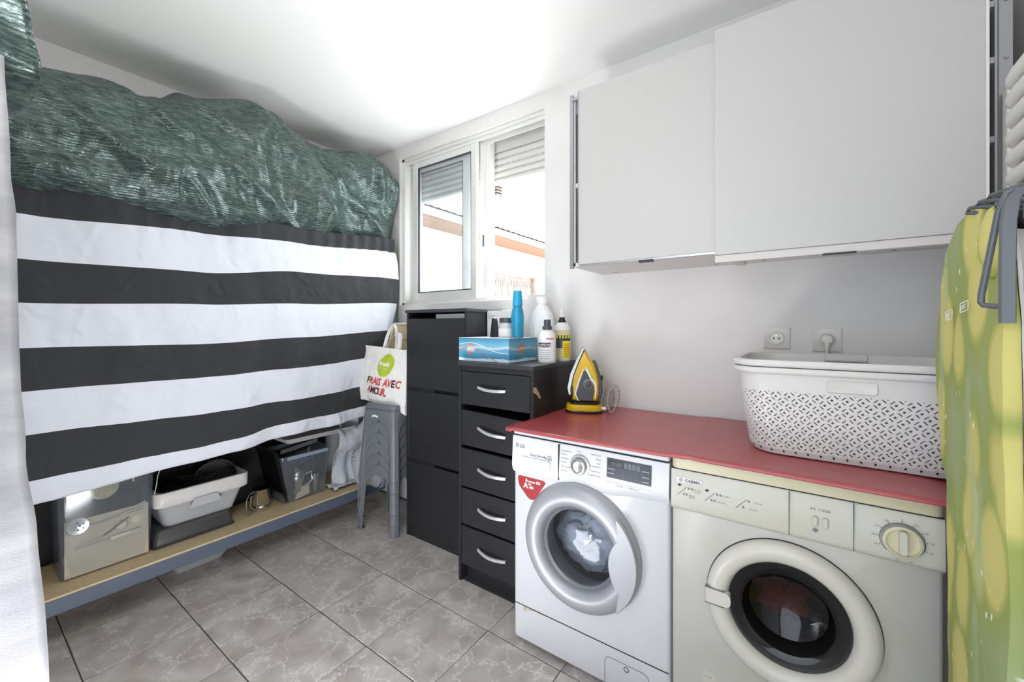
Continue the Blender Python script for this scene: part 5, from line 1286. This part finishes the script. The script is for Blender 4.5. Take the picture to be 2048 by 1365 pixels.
obj('spray_button', M().box(.066, .082, -.012, .012, .138, .158), black_pl, ir, local=True, bevel=.003)
text('STEAM', print_dark, ir, (-.047, -.0375, .085), (.15, 0, 1), (-1, 0, .15), .007, local=True)
dk = thing('iron_dock', 'flat yellow charging dock carrying the steam iron', 'dock', (-.836, 1.748, .8575), math.radians(24.6))
m = M(); m.loft([rr(-.0, 0, .160, .10, .04, 0), rr(0, 0, .166, .106, .04, .006), rr(0, 0, .160, .10, .04, .034), rr(0, 0, .13, .08, .03, .038)]); obj('dock_body', m, yellow_pl, dk, local=True)
m = M(); m.loft([rr(0, 0, .168, .108, .04, .0), rr(0, 0, .172, .112, .04, .004), rr(0, 0, .166, .106, .04, .010)]); obj('rubber_base', m, black_pl, dk, local=True)
m = M(); m.loft([rr(0.0, 0, .13, .086, .03, .037), rr(0.004, 0, .138, .09, .03, .041), rr(0.004, 0, .138, .09, .03, .047)]); obj('cradle', m, black_pl, dk, local=True)
obj('cord_outlet', M().tube([(.075, -.01, .018), (.10, -.012, .016)], [.010, .007], 10), print_white, dk, local=True)
pth = [(.10, -.012, .016)]
for k in range(90):
    a = k*.30; lp = .034+.012*math.sin(k*.09)
    pth.append((.112+.022*math.sin(k*.045)+lp*.62*math.cos(a+1.9)+.010*math.sin(a*.31), .010+.028*math.sin(k*.11), .062+(.052+.012*math.sin(k*.21))*math.sin(a-1.6)))
obj('cord', M().tube([Vector(p_) for p_ in pth], .0032, 6), cord_m, dk, local=True, smooth=80)

# ---------------------------------------------------------------- ironing board standing on end
ib = thing('ironing_board', 'ironing board in lemon-print cover standing upright at the right', 'ironing board', (.25, 1.12, 0))
FAR = [(.02, 1.228), (.53, 1.228), (.80, 1.235), (.87, 1.240), (.92, 1.232), (.98, 1.285), (1.10, 1.312), (1.24, 1.318), (1.33, 1.290), (1.40, 1.25), (1.44, 1.18), (1.452, 1.13), (1.456, 1.05)]
NEAR = [(.02, .925), (.53, .905), (.80, .915), (1.10, .930), (1.24, .935), (1.33, .950), (1.40, .965), (1.43, .98), (1.456, 1.03)]
def board(xf, xb, ins, n=60, puff=.01):
    m = M(); rings = []
    for k in range(n+1):
        z = .02+(1.455-.02)*(k/n if k < n else 1); z = .02+1.435*(1-(1-k/n)**1.25)
        a, b_ = table(NEAR, z)+ins, table(FAR, z)-ins
        if b_-a < .02: a, b_ = (a+b_)/2-.01, (a+b_)/2+.01
        w_ = b_-a; ring = []
        for q in range(13):
            t = q/12; ring.append((xf-puff*math.sin(PI*t)**.5+.004*N(t*5, z*9)+.004*N(z*4, t*2, 3), a+w_*t, z))
        ring += [(xb, b_, z), (xb, a, z)]
        rings.append(ring)
    m.loft(rings); return m
obj('cover', board(.244, .262, 0, puff=.005), lemon_m, ib, smooth=60)
m = M(); m.grid(2, 60, lambda u, v: (.262+.004*u, table(NEAR, .02+1.38*v)-.004-.002*u+.003*N(v*30, 2), .02+1.38*v))
m.grid(8, 60, lambda u, v: (.262+.012*u, table(NEAR, .02+1.38*v)-.006+.010*u+.003*N(v*20, 2), .02+1.38*v)); obj('lining_hem', m, mat('hem_white', srgb(206, 200, 196), .9), ib, solid=.002)
obj('metal_underside', board(.275, .285, .012, puff=0), dark_steel, ib, smooth=60)
# the slack cover tucked in under the rest
def puffp(u, v):
    a = 2*PI*u; b_ = PI*(v-.5); return (.246+.016*math.cos(b_)*math.cos(a), .978+.038*math.cos(b_)*math.sin(a)*(1+.3*N(u*4, v*4)), 1.385+.055*math.sin(b_)*(1+.2*N(u*3, v*5, 2)))
obj('cover_tuck', M().grid(24, 16, puffp), lemon_m, ib, smooth=80)
def tagbox(y, z):
    m = M(); yv = Vector((0, -1, 0)); o_ = Vector((.2335, y, z)); vz = Vector((0, 0, 1))
    uu = Vector((.0, -1, .10)).normalized()
    rings = ((0, 0, .046, .0015), (0, .0165, .046, .018), (0, 0, .0015, .018), (.0445, 0, .046, .018))
    for a, b_, c, d in rings:
        if c-a < .003 and d-b_ < .003: continue
        m.prism([(a, b_), (c, b_), (c, d), (a, d)], o_, uu, vz, (-.0006, 0, 0))
    obj('printed_frame', m, print_white, ib)
    text('LEIFHEIT', print_white, ib, o_+uu*.003+vz*.0045-Vector((.0004, 0, 0)), uu, vz, .0085, .0003, sx=.72)
tagbox(1.19, 1.262); tagbox(1.095, 1.275); tagbox(1.33, 1.25) if False else None
# iron rest
rs = M()
sp = [(.236, .888, 1.255), (.236, .888, 1.34), (.237, .888, 1.40), (.241, .890, 1.432), (.252, .897, 1.450), (.285, .915, 1.456), (.34, .95, 1.452)]
rings = []
for p_ in sp:
    rings.append([(p_[0]-.007, p_[1]+.008, p_[2]), (p_[0]-.006, p_[1]-.001, p_[2]), (p_[0]+.006, p_[1]-.006, p_[2]), (p_[0]+.008, p_[1]-.001, p_[2])])
rs.loft(rings); ro_ = obj('rest_strap', rs, rest_m, ib, smooth=40)
obj('rest_wire', M().tube([(.250, .902, 1.450), (.240, .904, 1.446), (.233, .910, 1.42), (.226, .922, 1.35), (.221, .932, 1.298), (.221, .933, 1.288), (.223, .930, 1.283), (.230, .908, 1.280), (.234, .892, 1.281)], .0042, 8), rest_m, ro_, smooth=60)
for k in range(3):
    x_ = .246-.004*k; y_ = .955+.034*k; z_ = 1.457-.002*k
    obj('rest_wire', M().tube([(.29, y_-.035, z_-.012), (x_+.02, y_-.012, z_+.006), (x_-.004, y_+.022, z_+.003), (x_-.006, y_+.028, z_-.003), (x_+.010, y_+.010, z_-.009), (.30, y_-.02, z_-.022)], .0034, 8), rest_m, ro_, smooth=60)
obj('rest_arm', M().prism([(0, 0), (.16, 0), (.16, .020), (0, .020)], (.262, .93, 1.410), (.35, .55, .12), ZA, (.004, -.003, 0)), rest_m, ro_)
for z in (1.29, 1.385): obj('cross_rod', M().tube([(.265, .90, z), (.42, .96, z)], .004, 8), rest_m, ro_)
# folded legs
lg = [((.315, .945, .05), (.318, .955, 1.36), .012), ((.345, .985, .02), (.345, .99, 1.42), .014), ((.36, .95, .0), (.385, 1.03, 1.44), .012), ((.31, 1.05, .03), (.31, 1.05, 1.30), .012), ((.33, 1.15, .03), (.33, 1.15, 1.2), .012)]
for a, b_, r in lg: obj('leg', M().tube([a, b_], r, 12), dark_steel, ib, smooth=60)
obj('leg_brace', M().tube([(.315, .95, .82), (.36, .97, .88), (.40, 1.02, .95)], .008, 8), dark_steel, ib)
obj('leg_brace', M().tube([(.31, .95, .78), (.335, .96, .95)], .007, 8), dark_steel, ib)
obj('adjusting_rail', M().box(.372, .384, .96, 1.20, .05, 1.38), black_pl, ib, bevel=.003)
